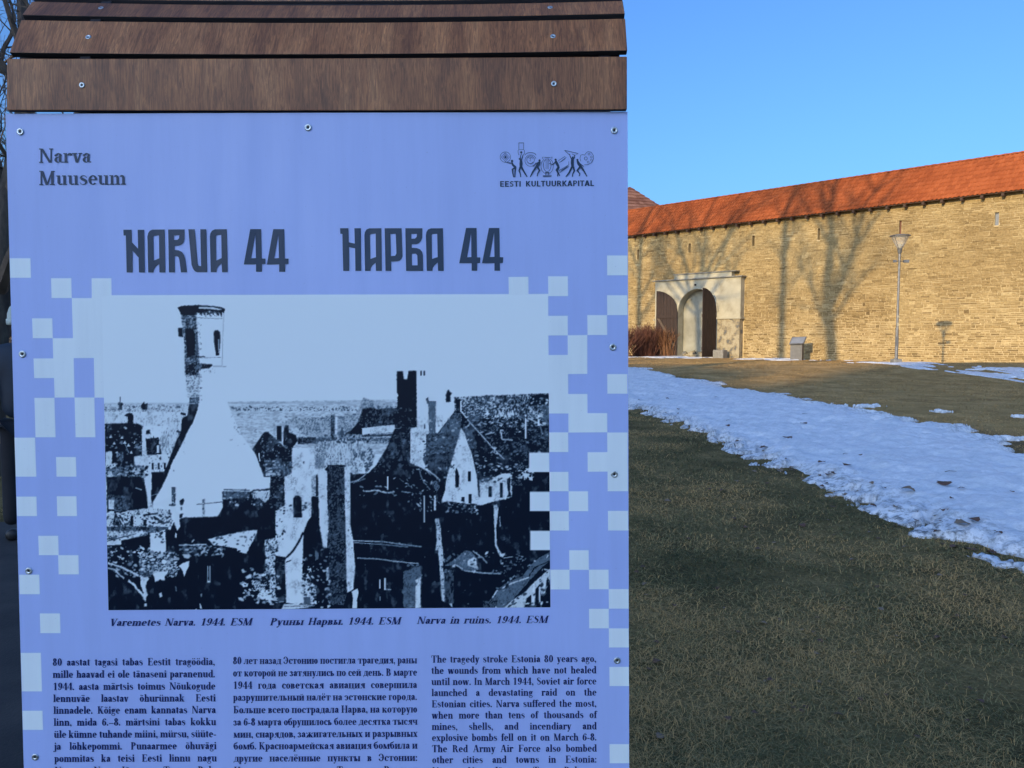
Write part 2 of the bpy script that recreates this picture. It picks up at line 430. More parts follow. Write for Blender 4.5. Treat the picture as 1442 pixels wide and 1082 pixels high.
roof.add([(S0,EO,EZ-.03),(S1,EO,EZ-.03),(S1,RB,RZ-.04),(S0,RB,RZ-.04),(S0,2.4+.4,EZ-.03),(S1,2.4+.4,EZ-.03),
          (S0,EO,EZ-.03-t_),(S1,EO,EZ-.03-t_),(S1,RB,RZ-.04-t_),(S0,RB,RZ-.04-t_),(S0,2.8,EZ-.03-t_),(S1,2.8,EZ-.03-t_)],
         [(0,1,2,3),(3,2,5,4),(7,6,9,8),(8,9,10,11),(0,6,7,1),(4,5,11,10),(0,3,9,6),(3,4,10,9),(1,7,8,2),(2,8,11,5)])
roof_o = roof.build('roof', M['eave_wood'], wall)
tile_slope(roof_o, (EO-.06,EZ-.05), (RB,RZ), S0, 42, M['tile'], 'roof_tiles')
tile_slope(roof_o, (2.4+.45,EZ-.05), (RB,RZ), S0, 42, M['tile'], 'rear_roof_tiles', cw=.42, rows=5)
b = MB(); q = random.Random(9); s = S0
while s < 42:
    L = .38; rr_ = .085+q.uniform(-.006,.006); vs=[];fs=[]
    b.tint = q.random()*.6+.2
    for e,(x,rad) in enumerate(((s,rr_),(s+L+.03,rr_*.9))):
        for k in range(7):
            a = math.pi*k/6; vs.append((x, RB+math.cos(a)*rad*1.2, RZ-.03+math.sin(a)*rad+q.uniform(-.002,.002)))
    for k in range(6): fs.append((k,k+1,8+k,7+k))
    b.add(vs,fs); s += L
tag(b.build('ridge_tiles', M['tile'], roof_o, tint=True), kind='stuff')
proto = None; s = S0+.5
while s < S1-.3:
    if proto is None:
        b = MB(); b.box(-.06,.06,EO-.02,.06,-.15,0.0); b.box(-.045,.045,EO-.05,EO-.02,-.12,-.02)
        proto = b.build('rafter_end', M['eave_wood'], wall); me = proto.data; proto.location = (s,0,EZ-.1)
    else:
        if s < 41:
            o = bpy.data.objects.new('rafter_end', me); o.location = (s,0,EZ-.1); link(o, wall)
    s += .92
# ------------------------------------------------------------------ gate portal (plastered block with arched niche, two timber leaves)
portal = empty('gate_portal'); portal.matrix_world = WM@Matrix.Translation((PS0,0,0))
tag(portal, 'white plastered gate portal with an arched niche and open brown timber leaves', 'gateway')
PW = PS1-PS0; o0 = OS0-PS0; o1 = OS1-PS0; OR = (o1-o0)/2; oc = (o0+o1)/2; SPR = 3.0; PO = -.45
apex = SPR+OR
def arch_pts(cx, r, spr, n=18, a0=0, a1=math.pi): return [(cx+r*math.cos(a0+(a1-a0)*i/n), spr+r*math.sin(a0+(a1-a0)*i/n)) for i in range(n+1)]
def flat_face(mb, outline, hol, y, flip=False):
    loops = [[Vector((x,z,0)) for x,z in outline]]+[[Vector((x,z,0)) for x,z in h] for h in hol]
    allp = [p for L in loops for p in L]; tr = tessellate_polygon(loops)
    mb.add([(p.x,y,p.y) for p in allp], [tuple(t) for t in tr])
def slab(mb, outline, y0, y1):
    n = len(outline); tr = tessellate_polygon([[Vector((x,z,0)) for x,z in outline]])
    mb.add([(x,y0,z) for x,z in outline]+[(x,y1,z) for x,z in outline], [tuple(t) for t in tr]+[tuple(n+i for i in reversed(t)) for t in tr]+[(i,(i+1)%n,n+(i+1)%n,n+i) for i in range(n)])
b = MB()
arch = arch_pts(oc, OR, SPR)          # right springing to left springing
# upper body: everything above the string course, arch cut out from below
STR = 2.5
out = [(0,-.4),(o0,-.4)]+[(x,z) for x,z in reversed(arch)]+[(o1,-.4),(o1,STR),(PW,STR),(PW,PORT_H),(0,PORT_H)]
out = [(0,-.4),(o0,-.4),(o0,SPR)]+[p for p in reversed(arch)][1:-1]+[(o1,SPR),(o1,STR),(PW,STR),(PW,PORT_H),(0,PORT_H)]
slab(b, out, PO, .03)
pb = b.build('plaster_body', M['plaster'], portal)
b = MB(); b.box(o1+.02, PW-.06, PO+.03, .03, -.4, STR-.002); b.build('worn_pier', M['plaster_worn'], portal)
b = MB(); b.box(o1-.0, PW+.06, PO-.06, .0, STR+.002, STR+.10); b.build('string_course', M['plaster'], portal)
b = MB(); b.box(-.10, -.002, PO-.06, 0, STR-.05, STR+.06); b.build('string_course', M['plaster'], portal)
b = MB(); b.box(-.14, PW+.14, PO-.14, .0, PORT_H+.002, PORT_H+.07); b.box(-.07, PW+.07, PO-.07, .0, PORT_H-.10, PORT_H-.001) if False else None
b.build('cornice', M['concrete'], portal)
x948 = wall_s(949,.4)-PS0; x1030 = wall_s(1029,.4)-PS0
b = MB(); b.box(x948, x1030, PO+.02, .0, PORT_H+.073, PORT_H+.36); b.build('parapet', M['plaster'], portal)
b = MB(); b.box(x948-.06, x1030+.35, PO-.06, .03, PORT_H+.363, PORT_H+.42); b.build('parapet_cap', M['concrete'], portal)
# archivolt moulding round the arch
b = MB(); N_ = 20; vs=[];fs=[]
for i in range(N_+1):
    a = math.pi*i/N_
    for rad,y in ((OR+.0,PO-.002),(OR+.02,PO-.06),(OR+.13,PO-.06),(OR+.15,PO-.002)): vs.append((oc+rad*math.cos(a), y, SPR+rad*math.sin(a)))
for i in range(N_):
    for k in range(3): fs.append((i*4+k,i*4+k+1,(i+1)*4+k+1,(i+1)*4+k))
b.add(vs,fs); b.build('arch_moulding', M['plaster'], portal)
# niche lining
ND = .16
b = MB(); vs=[];fs=[]
prof = [(o0,-.4),(o0,SPR)]+[p for p in reversed(arch)][1:-1]+[(o1,SPR),(o1,-.4)]
for x,zz in prof: vs += [(x,.032,zz),(x,ND,zz)]
for i in range(len(prof)-1): fs.append((2*i,2*i+1,2*i+3,2*i+2))
b.add(vs,fs); b.build('niche_lining', M['plaster_grey'], portal)
b = MB(); flat_face(b, prof, [], ND); b.build('niche_back', M['plaster_grey'], portal)
b = MB(); q = random.Random(4)
b.box(o0+.01,o1-.01,ND-.3,ND-.02,-.4,.18)
for i in range(16):
    x = q.uniform(o0+.15,o1-.15); hh = q.uniform(.15,.55) if 0.2<(x-o0)/(o1-o0)<.9 else .3; r_ = q.uniform(.08,.17)
    M_ = Matrix.Translation((x,ND-.25+q.uniform(-.1,.08),.1+hh*.4))@Matrix.Rotation(q.random()*3,4,'Y')@Matrix.Rotation(q.random()*3,4,'X')
    b.box(-r_,r_,-r_*.7,r_*.7,-r_*.6,r_*.6,M_)
b.build('rubble', M['plaster_worn'], portal)
b = MB(); b.lathe([(.0,0),(.055,0),(.05,.12),(.0,.14)], 12, Matrix.Translation((oc-.15,PO,4.78))@Matrix.Rotation(math.pi/2,4,'X')); b.build('wall_lamp', M['dark_wood'], portal)
# door leaves: half of an arch each, of upright boards with braces
def leaf(hx, outward, name_label):
    """hx hinge x; leaf plane local: x from hinge to free edge (0..OR), z up"""
    g = empty('door_leaf', (hx, PO-.07, 0), 0, portal)
    g['label'] = name_label
    nb = 6; w = OR/nb; q = random.Random(int(hx*10))
    for i in range(nb):
        x0, x1 = i*w, (i+1)*w-.008
        zt0 = SPR+math.sqrt(max(0,OR**2-(OR-x0)**2))-.03; zt1 = SPR+math.sqrt(max(0,OR**2-(OR-x1)**2))-.03
        mm = MB(); xm = (x0+x1)/2; ztm = SPR+math.sqrt(max(0,OR**2-(OR-xm)**2))-.03
        slab(mm, [(x0,.06),(x1,.06),(x1,zt1),(xm,ztm),(x0,zt0)], -.025+q.uniform(-.006,.006), .025)
        mm.build('board', M['dark_wood'], g)
    for zz in (.5,2.6):
        mm = MB(); mm.box(.03,OR-.04,-.075,-.034,zz,zz+.2); mm.build('rail', M['dark_wood'], g)
    mm = MB(); slab(mm, [(.1,.72),(.28,.72),(OR-.08,2.58),(OR-.26,2.58)], -.072,-.036); mm.build('brace', M['twig'], g)
    return g
lf = leaf(o0, True, 'left timber leaf swung back near the plaster with its low side hinged at the niche'); lf.scale = (-1,1,1); lf.rotation_euler = (0,0,math.radians(20)); lf.location = (o0, PO-.10, 0)
rf = leaf(o1, True, 'right timber leaf standing open at a right angle to the wall'); rf.rotation_euler = (0,0,-math.pi/2-.03); rf.location = (o1-.02, PO-.04, 0)
# ------------------------------------------------------------------ tower with a hipped roof behind the wall
tw = empty('gate_tower', (11.6, 77, 0), math.radians(20)); tag(tw, 'far tower with a faded brown pyramid tile roof rising behind the castle wall', 'tower')
b = MB(); b.box(-4.6,4.6,-4.6,4.6,-1,11.4); b.build('tower_body', M['mortar'], tw)
b = MB(); A_ = 5.0; zt = 16.0; z0 = 11.2; q = random.Random(2); rows = 14
for side in range(4):
    Rm = Matrix.Rotation(side*math.pi/2,4,'Z')
    for r_ in range(rows):
        t0, t1 = r_/rows, min(1,(r_+1.1)/rows); w0 = A_*(1-t0); w1 = A_*(1-t1); nn = max(1,int(w0*2/.42))
        for c in range(nn):
            b.tint = q.random(); f0,f1 = c/nn*2-1,(c+1)/nn*2-1; o_ = .05
            p = [(f0*w0,-w0-o_,z0+(zt-z0)*t0+o_),(f1*w0,-w0-o_,z0+(zt-z0)*t0+o_),(f1*w1,-w1,z0+(zt-z0)*t1),(f0*w1,-w1,z0+(zt-z0)*t1),
                 (f0*w0,-w0,z0+(zt-z0)*t0-.02),(f1*w0,-w0,z0+(zt-z0)*t0-.02)]
            b.add([Rm@Vector(x) for x in p],[(0,1,2,3),(4,5,1,0)])
b.build('tower_roof', M['old_tile'], tw, tint=True)
# ------------------------------------------------------------------ unseen blocks added behind the camera to cast shade over the lawn
def shade_block(name, label, c0, d, L, H, depth, roofh):
    t = empty(name, (c0[0],c0[1],0), math.atan2(d[1],d[0])); tag(t, label, 'shade caster')
    y0, y1 = (-depth, 0.0)
    b = MB(); b.box(0,L,y0,y1,-1,H); b.build('wall', M['mortar'], t)
    b = MB(); k = 0
    for zz in np.arange(3,H-2,3.6):
        for x in np.arange(3,L-2,4.5):
            for yy in (0.0,):
                w = MB(); w.box(x,x+.9,-.02,.05,zz,zz+1.4); w.build('window', M['slit_dark'], t)
    return t
BK = 105.0; C0 = (-14.9-TX*BK,-10.0-TY*BK); DH = BK*math.tan(SUN_EL)/1.0
shade_block('low_shade_block', 'lower unseen block with small windows added behind the viewer on the left to shade the lawn', (C0[0]-.678*28, C0[1]+.735*28), (.678,-.735), 24, 14.3+DH, 9, 3)
shade_block('low_shade_block', 'lowest narrow unseen block added behind the viewer to shape the shade edge on the lawn', (C0[0]-.678*3.98, C0[1]+.735*3.98), (.678,-.735), 3.97, 12.65+DH, 8.5, 3)
shade_block('tall_shade_block', 'tallest unseen block added behind the viewer to shade the ground up to the wall foot', C0, (.678,-.735), 32, 19.3+DH, 14, 3)
# distant woods round the horizon
q = random.Random(12); b = MB(); na = 720
ringp = [(math.radians(-180+360*i/na), 260+40*math.sin(i*.05)) for i in range(na)]
for i,(a_,r_) in enumerate(ringp):
    hh = 9+5*float(fbm(np.array([i*.06]),np.array([2.0]),3)[0])+q.uniform(-1.2,1.6); w_ = r_*math.radians(.5)*.8
    cx_,cy_ = r_*math.sin(a_), r_*math.cos(a_); tx_,ty_ = math.cos(a_), -math.sin(a_)
    top = [(cx_+tx_*w_*k+math.sin(a_)*2*q.uniform(-1,1), cy_+ty_*w_*k+math.cos(a_)*2*q.uniform(-1,1), hh*(1-.35*k*k)+q.uniform(-.8,.8)) for k in (-1,-.5,0,.5,1)]
    bot = [(x_,y_,-1.0) for x_,y_,_ in top]
    bk = [(x_*1.03,y_*1.03,-1.0) for x_,y_,_ in top]
    b.add(top+bot+bk, [(k+5,k+6,k+1,k) for k in range(4)]+[(k,k+1,k+11,k+10) for k in range(4)])
M['woods'] = simple('distant bare woods', [(.3,(.05,.045,.04)),(.7,(.10,.085,.07))], .95, .4)
tag(b.build('far_woods', M['woods'], None), 'distant bare woods along the horizon behind the castle grounds', kind='stuff')
# low stone house far left
lh = empty('far_house', (-50, 62, 0), math.radians(12)); tag(lh, 'low brown stone house half hidden by bare trees left of the board', 'house')
b = MB(); b.box(-12,10,-4,4,-1,4.6); b.build('wall', M['slit_red'], lh)
b = MB(); b.prism([(-4.6,4.5),(4.6,4.5),(0,7.4)], 23, Matrix.Translation((-12.5,0,0))@Matrix.Rotation(-math.pi/2,4,'Z')); b.build('roof', M['old_tile'], lh)
for x in (-9,-5,-1,3,7):
    w = MB(); w.box(x,x+1.2,-4.06,-3.97,1.4,3.0); w.build('window', M['slit_dark'], lh)
# ------------------------------------------------------------------ information board
BD = 1.128                                        # metres to the board along the view axis
cR = Matrix.Rotation(math.pi/2-PITCH, 3, 'X')
def cam2w(x, yd, z): return cR@Vector((x, -yd, -z))            # image right, image down, forward
dh = Vector((1,-.0065,0)).normalized(); dv = Vector((191,29450,1083)).normalized()
dv = (dv-dh*dv.dot(dh)).normalized(); dn = dh.cross(dv)         # forward
def b_uv(px, py):
    """photo pixel to board plane (u right, v up, metres)"""
    r = Vector(((px-721)/FPX, (py-541)/FPX, 1)); t = BD*dn.z/r.dot(dn)
    p = r*t-Vector((0,0,BD)); return p.dot(dh), -p.dot(dv)
wr, wu, wnn = cam2w(*dh), -cam2w(*dv), -cam2w(*dn)
org = Vector((0,0,CAM_H))+cam2w(0,0,BD)
BM = Matrix(((wr.x,wu.x,wnn.x,org.x),(wr.y,wu.y,wnn.y,org.y),(wr.z,wu.z,wnn.z,org.z),(0,0,0,1)))   # x right, y up, z toward viewer
board = empty('information_board'); board.matrix_world = BM
tag(board, 'lilac blue information board with brown plank cap, ruins photograph and three text columns', 'information board')

def print_mat(name, col, rough=.36, coat=0.0):
    m, n, l, b = new_mat(name)
    v = coord(n, l); t = nz(n, l, v, 3.0, 3, .5)
    r = ramp(n, [(.3, tuple(c*.97 for c in col)),(.7, tuple(min(1,c*1.03) for c in col))]); l.new(t.outputs[0], r.inputs[0])
    v2 = coord(n, l, (9,.7,1)); st = nz(n, l, v2, 3.5, 5, .65); sr = ramp(n, [(.35,(.945,.95,.955)),(.60,(1,1,1))]); l.new(st.outputs[0], sr.inputs[0])
    v3 = coord(n, l); sp = nz(n, l, v3, 260, 2, .5); spr = ramp(n, [(.24,(.86,.87,.88)),(.30,(1,1,1))]); l.new(sp.outputs[0], spr.inputs[0])
    c_ = mixc(n, l, 1.0, r.outputs[0], sr.outputs[0], 'MULTIPLY'); c_ = mixc(n, l, 1.0, c_, spr.outputs[0], 'MULTIPLY')
    l.new(c_, b.inputs['Base Color']); b.inputs['Roughness'].default_value = rough
    rr_ = ramp(n, [(.35,(rough+.12,)*3),(.65,(rough-.04,)*3)]); l.new(st.outputs[0], rr_.inputs[0]); l.new(rr_.outputs[0], b.inputs['Roughness'])
    b.inputs['Specular IOR Level'].default_value = .35
    return m
LILAC = (.44,.545,.91); PALE = (.85,.94,.95); NAVY = (.010,.038,.085); NAVY2 = (.012,.022,.115)
M['lilac'] = print_mat('lilac blue printed sheet', LILAC); M['pale'] = print_mat('pale blue print', PALE)
M['navy'] = print_mat('dark blue print', NAVY); M['ink'] = print_mat('dark blue text print', NAVY2)
M['panel_edge'] = simple('composite sheet edge', [(.3,(.45,.42,.5)),(.7,(.6,.56,.62))], .5, 9)
def wood_mat():
    m, n, l, b = new_mat('stained plywood')
    tc = n.new('ShaderNodeTexCoord'); oi = n.new('ShaderNodeObjectInfo')
    ad = n.new('ShaderNodeVectorMath'); ad.operation = 'ADD'; l.new(tc.outputs['Object'], ad.inputs[0])
    cm = n.new('ShaderNodeCombineXYZ'); mu = n.new('ShaderNodeMath'); mu.operation='MULTIPLY'; mu.inputs[1].default_value = 7; l.new(oi.outputs['Random'], mu.inputs[0]); l.new(mu.outputs[0], cm.inputs[0]); l.new(mu.outputs[0], cm.inputs[1])
    l.new(cm.outputs[0], ad.inputs[1])
    mp = n.new('ShaderNodeMapping'); mp.inputs['Scale'].default_value = (1,.15,.15); l.new(ad.outputs[0], mp.inputs[0])
    big = nz(n, l, mp.outputs[0], 11, 5, .6, 2.2)
    mp2 = n.new('ShaderNodeMapping'); mp2.inputs['Scale'].default_value = (1,.085,.085); l.new(ad.outputs[0], mp2.inputs[0])
    wv = nz(n, l, mp2.outputs[0], 270, 5, .7, 1.8)
    r1 = ramp(n, [(.32,(.205,.080,.030)),(.5,(.31,.125,.046)),(.68,(.43,.19,.074))]); l.new(big.outputs[0], r1.inputs[0])
    r2 = ramp(n, [(.37,(.62,.62,.64)),(.50,(1,1,1)),(.60,(1.45,1.42,1.34))]); l.new(wv.outputs[0], r2.inputs[0])
    c = mixc(n, l, 1.0, r1.outputs[0], r2.outputs[0], 'MULTIPLY')
    bl = nz(n, l, ad.outputs[0], 5, 3, .5); r3 = ramp(n, [(.35,(.72,.70,.72)),(.6,(1,1,1))]); l.new(bl.outputs[0], r3.inputs[0])
    c = mixc(n, l, 1.0, c, r3.outputs[0], 'MULTIPLY')
    l.new(c, b.inputs['Base Color']); b.inputs['Roughness'].default_value = .5; b.inputs['Specular IOR Level'].default_value = .45
    bump(n, l, wv.outputs[0], .35, .0012, b)
    return m
M['plywood'] = wood_mat()
M['plywood_edge'] = simple('dark plywood edge', [(.3,(.012,.012,.016)),(.7,(.03,.026,.03))], .8, 40, stretch=(1,8,8))
M['screw'] = simple('zinc screw', [(.3,(.45,.5,.5)),(.7,(.65,.7,.7))], .35, 60, metal=.85)
M['screw_dark'] = simple('screw recess', [(.3,(.01,.012,.014)),(.7,(.03,.03,.035))], .6, 60)

# sheet
Q = [b_uv(7.8,160.5), b_uv(883.7,157.5), b_uv(886,1082), b_uv(33.5,1082)]
def lerp2(a,b,t): return (a[0]+(b[0]-a[0])*t, a[1]+(b[1]-a[1])*t)
ext = 1.62
Qb_r = lerp2(Q[1],Q[2],ext); Qb_l = lerp2(Q[0],Q[3],ext)
SH = [Q[0],Q[1],Qb_r,Qb_l]
b = MB(); t0 = -.004
b.add([(u,v,0) for u,v in SH]+[(u,v,t0) for u,v in SH], [(3,2,1,0),(4,5,6,7),(0,1,5,4),(1,2,6,5),(2,3,7,6),(3,0,4,7)])
sheet = b.build('printed_sheet', M['lilac'], board); sheet.data.materials.append(M['panel_edge'])
for p in sheet.data.polygons[2:]: p.material_index = 1
# inner frame carrying the sheet: side posts of plywood, standing to the ground
gl = lambda px: b_uv(px, 600)[0]
zb_ = -2.4
bot = -(org.z-0.02)/wu.z                          # board-space y of the ground
b = MB()
b.box(Q[0][0]+.05, Q[1][0]-.04, -.07, -.03, -.0, -.0) if False else None
xL, xR = b_uv(118,160)[0], b_uv(838,160)[0]
b = MB(); b.box(xL, xR, Qb_r[1]+.03, Q[0][1]+.06, -.05, -.0125); b.build('backing_board', M['plywood_edge'], board)
for x in (Q[0][0]+.02, Q[1][0]-.05):
    b = MB(); b.box(x, x+.03, bot-.1, Q[0][1]-.02, -.26, -.0045); b.build('side_post', M['plywood'], board)
b = MB(); b.box(xL, xR, bot+.10, bot+.16, -.24, -.02); b.build('foot_rail', M['plywood'], board)
# cap of bent planks, cross-section taken through the curve of the roof
def cam_pt(px, py, dep): return ((px-721)/FPX*dep, (py-541)/FPX*dep, dep)
def to_board(p):
    v = Vector(p)-Vector((0,0,BD)); return Vector((v.dot(dh), -v.dot(dv), -v.dot(dn)))
def plank(yb, db, yt, dt, xlb, xrb, xlt, xrt, sag, thick=.009):
    """bottom/top edge rows: image y and distance; x pixel at the ends"""
    N_ = 24; mbk = MB(); fr=[]; bk=[]
    nrm = None
    rows=[]
    for (y,dep,xl,xr,sg) in ((yb,db,xlb,xrb,sag[0]),(yt,dt,xlt,xrt,sag[1])):
        row=[]
        for i in range(N_+1):
            t = i/N_; px = xl+(xr-xl)*t; bow = sg*(1-(2*t-1)**2)
            yy = y[0]+(y[1]-y[0])*t
            p = to_board(cam_pt(px, yy, dep)); p.z -= bow; row.append(p)
        rows.append(row)
    n_ = (rows[1][0]-rows[0][0]).cross(rows[0][-1]-rows[0][0]).normalized()
    if n_.z < 0: n_ = -n_
    vs=[]
    for i in range(N_+1):
        a,c = rows[0][i],rows[1][i]; vs += [a,c,c-n_*thick,a-n_*thick]
    fs=[]
    for i in range(N_):
        for k in range(4): fs.append((4*i+k, 4*i+(k+1)%4, 4*i+4+(k+1)%4, 4*i+4+k))
    fs += [(3,2,1,0),(4*N_,4*N_+1,4*N_+2,4*N_+3)]
    mbk.add(vs,fs); o = mbk.build('plank', M['plywood'], board)
    o.data.materials.append(M['plywood_edge'])
    for p in o.data.polygons:
        if abs(p.normal.dot(n_)) < .7: p.material_index = 1
    bv = o.modifiers.new('bevel','BEVEL'); bv.width = .0012; bv.segments = 2; bv.limit_method='ANGLE'
    return o, n_
Zp = 1.112
pl1 = plank((155.5,154.5), 1.106, (82.5,79.5), 1.104, 9,883,9.5,883, (.003,.003))
pl2 = plank((74,71), 1.107, (28,26), 1.134, 13,883.5,30,880.5, (.010,.012))
pl3 = plank((21,19), 1.137, (2,1), 1.166, 31,880,45,877, (.012,.014))
pl4 = plank((-3,-5), 1.170, (-14,-16), 1.22, 46,877,78,869, (.013,.013))
pl5 = plank((-17,-19), 1.225, (-22,-24), 1.29, 80,869,120,860, (.013,.013))
# dark sheet added under the planks to stand for the shadow in their gaps
b = MB(); prof_=[]
for (y,dep) in ((150,1.128),(80,1.132),(26,1.165),(0,1.200),(-14,1.255),(-20,1.32)):
    prof_.append((to_board(cam_pt(30+max(0,(80-y))*.55,y,dep)), to_board(cam_pt(872-max(0,(80-y))*.12,y,dep))))
vs=[]; 
for a_,c_ in prof_: vs += [a_,c_]
b.add(vs,[(2*i,2*i+1,2*i+3,2*i+2) for i in range(len(prof_)-1)]); o_l = b.build('gap_shade_sheet', M['plywood_edge'], board); sm = o_l.modifiers.new('thickness','SOLIDIFY'); sm.thickness = .006; sm.offset = 0
# end cheeks under the planks (dark curved ribs)
for xe in (112, 845):
    b = MB(); pts=[]
    for (y,dep) in ((160,1.114),(80,1.116),(26,1.146),(0,1.180),(-14,1.235),(-20,1.30)):
        p = to_board(cam_pt(xe,y,dep)); pts.append(p)
    x_ = pts[0].x; n = len(pts)
    loop = [(p.y,p.z) for p in pts]+[(pts[0].y+.02,pts[-1].z),(pts[0].y,-.03)]
    tr = tessellate_polygon([[Vector((a,c,0)) for a,c in loop]]); m_ = len(loop)
    b.add([(x_,a,c) for a,c in loop]+[(x_+.015,a,c) for a,c in loop],[tuple(t) for t in tr]+[tuple(m_+i for i in reversed(t)) for t in tr]+[(i,(i+1)%m_,m_+(i+1)%m_,m_+i) for i in range(m_)])
    b.build('cap_rib', M['plywood_edge'], board)
# screws
def screw_meshes():
    b = MB(); b.lathe([(.0052,.0),(.0050,.0010),(.0040,.0014),(.0022,.0010),(.0018,.0004),(.0,.0003)], 16); h = b
    d = MB(); d.lathe([(.0019,.00065),(.0,.00066)], 6); return h, d
h_, d_ = screw_meshes()
sc0 = None
def put_screw(pos, nrm, s=1.0, tilt=0):
    global sc0
    if sc0 is None:
        o = h_.build('screw', M['screw'], board, smooth=True); d = d_.build('recess', M['screw_dark'], o); sc0 = (o,d)
    else:
        o = sc0[0].copy(); link(o); o.parent = board; d = sc0[1].copy(); link(d); d.parent = o
    q = Vector(nrm).to_track_quat('Z','Y'); o.rotation_euler = q.to_euler(); o.location = pos; o.scale = (s,s,s)
for px,py in [(29,186),(434,180),(865,184),(32,499),(863,489),(41,804),(865,668),(869,930),(50,1066)]:
    u,v = b_uv(px,py); put_screw((u,v,.0006),(0,0,1),1.0)
for (px,py,dep,pl,s) in [(115,120,1.105,pl1,.8),(780,118,1.105,pl1,.8),(122,51,1.1205,pl2,.8),(779,50,1.1205,pl2,.8),(139,9.5,1.155,pl3,.8),(775,9,1.155,pl3,.8)]:
    t = (px-10)/873; sag = {id(pl1):.003,id(pl2):.011,id(pl3):.013}[id(pl)]*(1-(2*t-1)**2)
    p = to_board(cam_pt(px,py,dep)); p.z -= sag; p += pl[1]*.0004; put_screw(p, pl[1], s)

# ---- printed pale pixel blocks
LAY = .00025
def poly_mb(mb, loops, z):
    pl = [[Vector((*b_uv(x,y),0)) for x,y in lp] for lp in loops]
    tr = tessellate_polygon(pl); allp = [p for L in pl for p in L]
    fs=[]
    for t in tr:
        a,b_,c = (allp[i] for i in t)
        fs.append(tuple(t) if (b_-a).cross(c-a).z > 0 else tuple(reversed(t)))
    mb.add([(p.x,p.y,z) for p in allp], fs)
def rect(x0,y0,x1,y1,dx=0): return [(x0,y0),(x1,y0),(x1+dx,y1),(x0+dx,y1)]
sq = [(13.8,364,43,391.5,.8),(72,392,100.5,420,.7),(45.3,448.5,73.7,476.5,.9),(48.5,560.5,76.8,616,1.6),(105,560,133,616,1.5),
      (20.5,616.5,49.5,671.5,1.8),(79,643.8,107,671.5,.7),(23.4,699.5,51.5,727,.8),(80,699,107.8,727,.8),(54,754.7,82,782,.8),(82,782,110.6,809,.6),
      (27.2,809.5,55.5,837,.8),(56.2,864,84.5,891.8,.8),(29.4,919.5,57.7,973.8,1.6),(31.6,1001,60,1028,.8)]
sqr = [(854.8,360,883.4,388),(771.8,389.3,799.6,417.3),(854.8,416,883.4,444),(827,444,854.8,472),(855,527,883.4,554.7),(773,609,800,636.8),
       (773.2,664.7,800.4,692),(800.6,692,828,720),(774,720,801,747.3),(856,719.6,884.3,747.3),
       (801.5,775,829,802.7),(775,802.4,802,830.3),(829.3,802.4,857,830),(857,829.7,885,857.3),(829.4,857.5,857.2,885),(857.2,885,885.2,912),
       (858,939.3,885.4,966.3),(858.2,1048,885.6,1075)]
for x0,y0,x1,y1,dx in sq+[(*t_,.3) for t_ in sqr]:
    b = MB(); poly_mb(b, [rect(x0,y0,x1,y1,dx)], LAY); b.build('pixel_block', M['pale'], board)
b = MB()
poly_mb(b, [[(854.9,609.3),(883.8,609.2),(884.2,692),(855.6,692),(855.4,664.4),(827.5,664.6),(827.3,637),(855.2,636.8)]], LAY); b.build('pixel_block', M['pale'], board); b = MB()
# big pale field round the photograph
big = [(129,392),(157,392),(157.3,416),(716.3,414.3),(716,390.3),(744,390),(744.3,414.2),(772,414),(772,445),(799.5,444.9),(799.6,472.4),
       (827,472),(827,526.8),(800,527),(800.2,555),(827.2,555),(827.4,582),(855,582),(855.2,609),(800.4,609.4),(800.3,582.6),(773,582.6),
       (772.8,562),(146.5,562),(146.2,560.2),(133.2,560.3),(132.2,504.4),(104,504.6),(105,560),(77,560.2),(76.2,532.6),(48.3,532.8),(47.2,505),(75,504.9),(74.2,476.5),
       (102.7,476.4),(101.2,420),(129.2,420)]
hole = [(772.2,472.8),(772.6,500.2),(799.4,500.0),(799.2,472.6)]
poly_mb(b, [big, hole], LAY)
b.build('pale_mosaic_print', M['pale'], board)

# ---- the printed photograph, drawn as tones on a fine grid
AX0, AY0, AW, AH, SS = 140, 410, 640, 455, 2
ny_a, nx_a = AH*SS, AW*SS
gyA, gxA = np.mgrid[0:ny_a, 0:nx_a].astype(np.float32); gxA = gxA/SS+AX0+.25; gyA = gyA/SS+AY0+.25
nzx = (fbm(gxA*.35, gyA*.35, 3)-.5)*2; nzy = (fbm(gxA*.35+70, gyA*.35+30, 3)-.5)*2
grain = fbm(gxA*.85+5, gyA*.85+40, 4)+.35*fbm(gxA*.17+5, gyA*.17+40, 2); streak = fbm(gxA*1.1+3, gyA*.3+7, 4)+.3*fbm(gxA*.2,gyA*.1,2); hstreak = fbm(gxA*.22+3, gyA*1.1+7, 4)+.3*fbm(gxA*.1,gyA*.3,2)
_st = (grain-grain.mean())/grain.std(); _sv = (streak-streak.mean())/streak.std(); _sh = (hstreak-hstreak.mean())/hstreak.std()
A = np.ones((ny_a,nx_a), dtype=np.float32)
def pmask(pts, rough=1.0):
    xs=[p[0] for p in pts]; ys=[p[1] for p in pts]
    i0=max(0,int((min(ys)-AY0-4)*SS)); i1=min(ny_a,int((max(ys)-AY0+4)*SS)+1); j0=max(0,int((min(xs)-AX0-4)*SS)); j1=min(nx_a,int((max(xs)-AX0+4)*SS)+1)
    if i1<=i0 or j1<=j0: return None
    X=gxA[i0:i1,j0:j1]+nzx[i0:i1,j0:j1]*rough; Y=gyA[i0:i1,j0:j1]+nzy[i0:i1,j0:j1]*rough
    ins=np.zeros(X.shape,bool); n=len(pts)
    for a in range(n):
        x1,y1=pts[a]; x2,y2=pts[(a+1)%n]
        if y1==y2: continue
        c=((y1>Y)!=(y2>Y))&(X<(x2-x1)*(Y-y1)/(y2-y1)+x1); ins^=c
    return (slice(i0,i1),slice(j0,j1)),ins
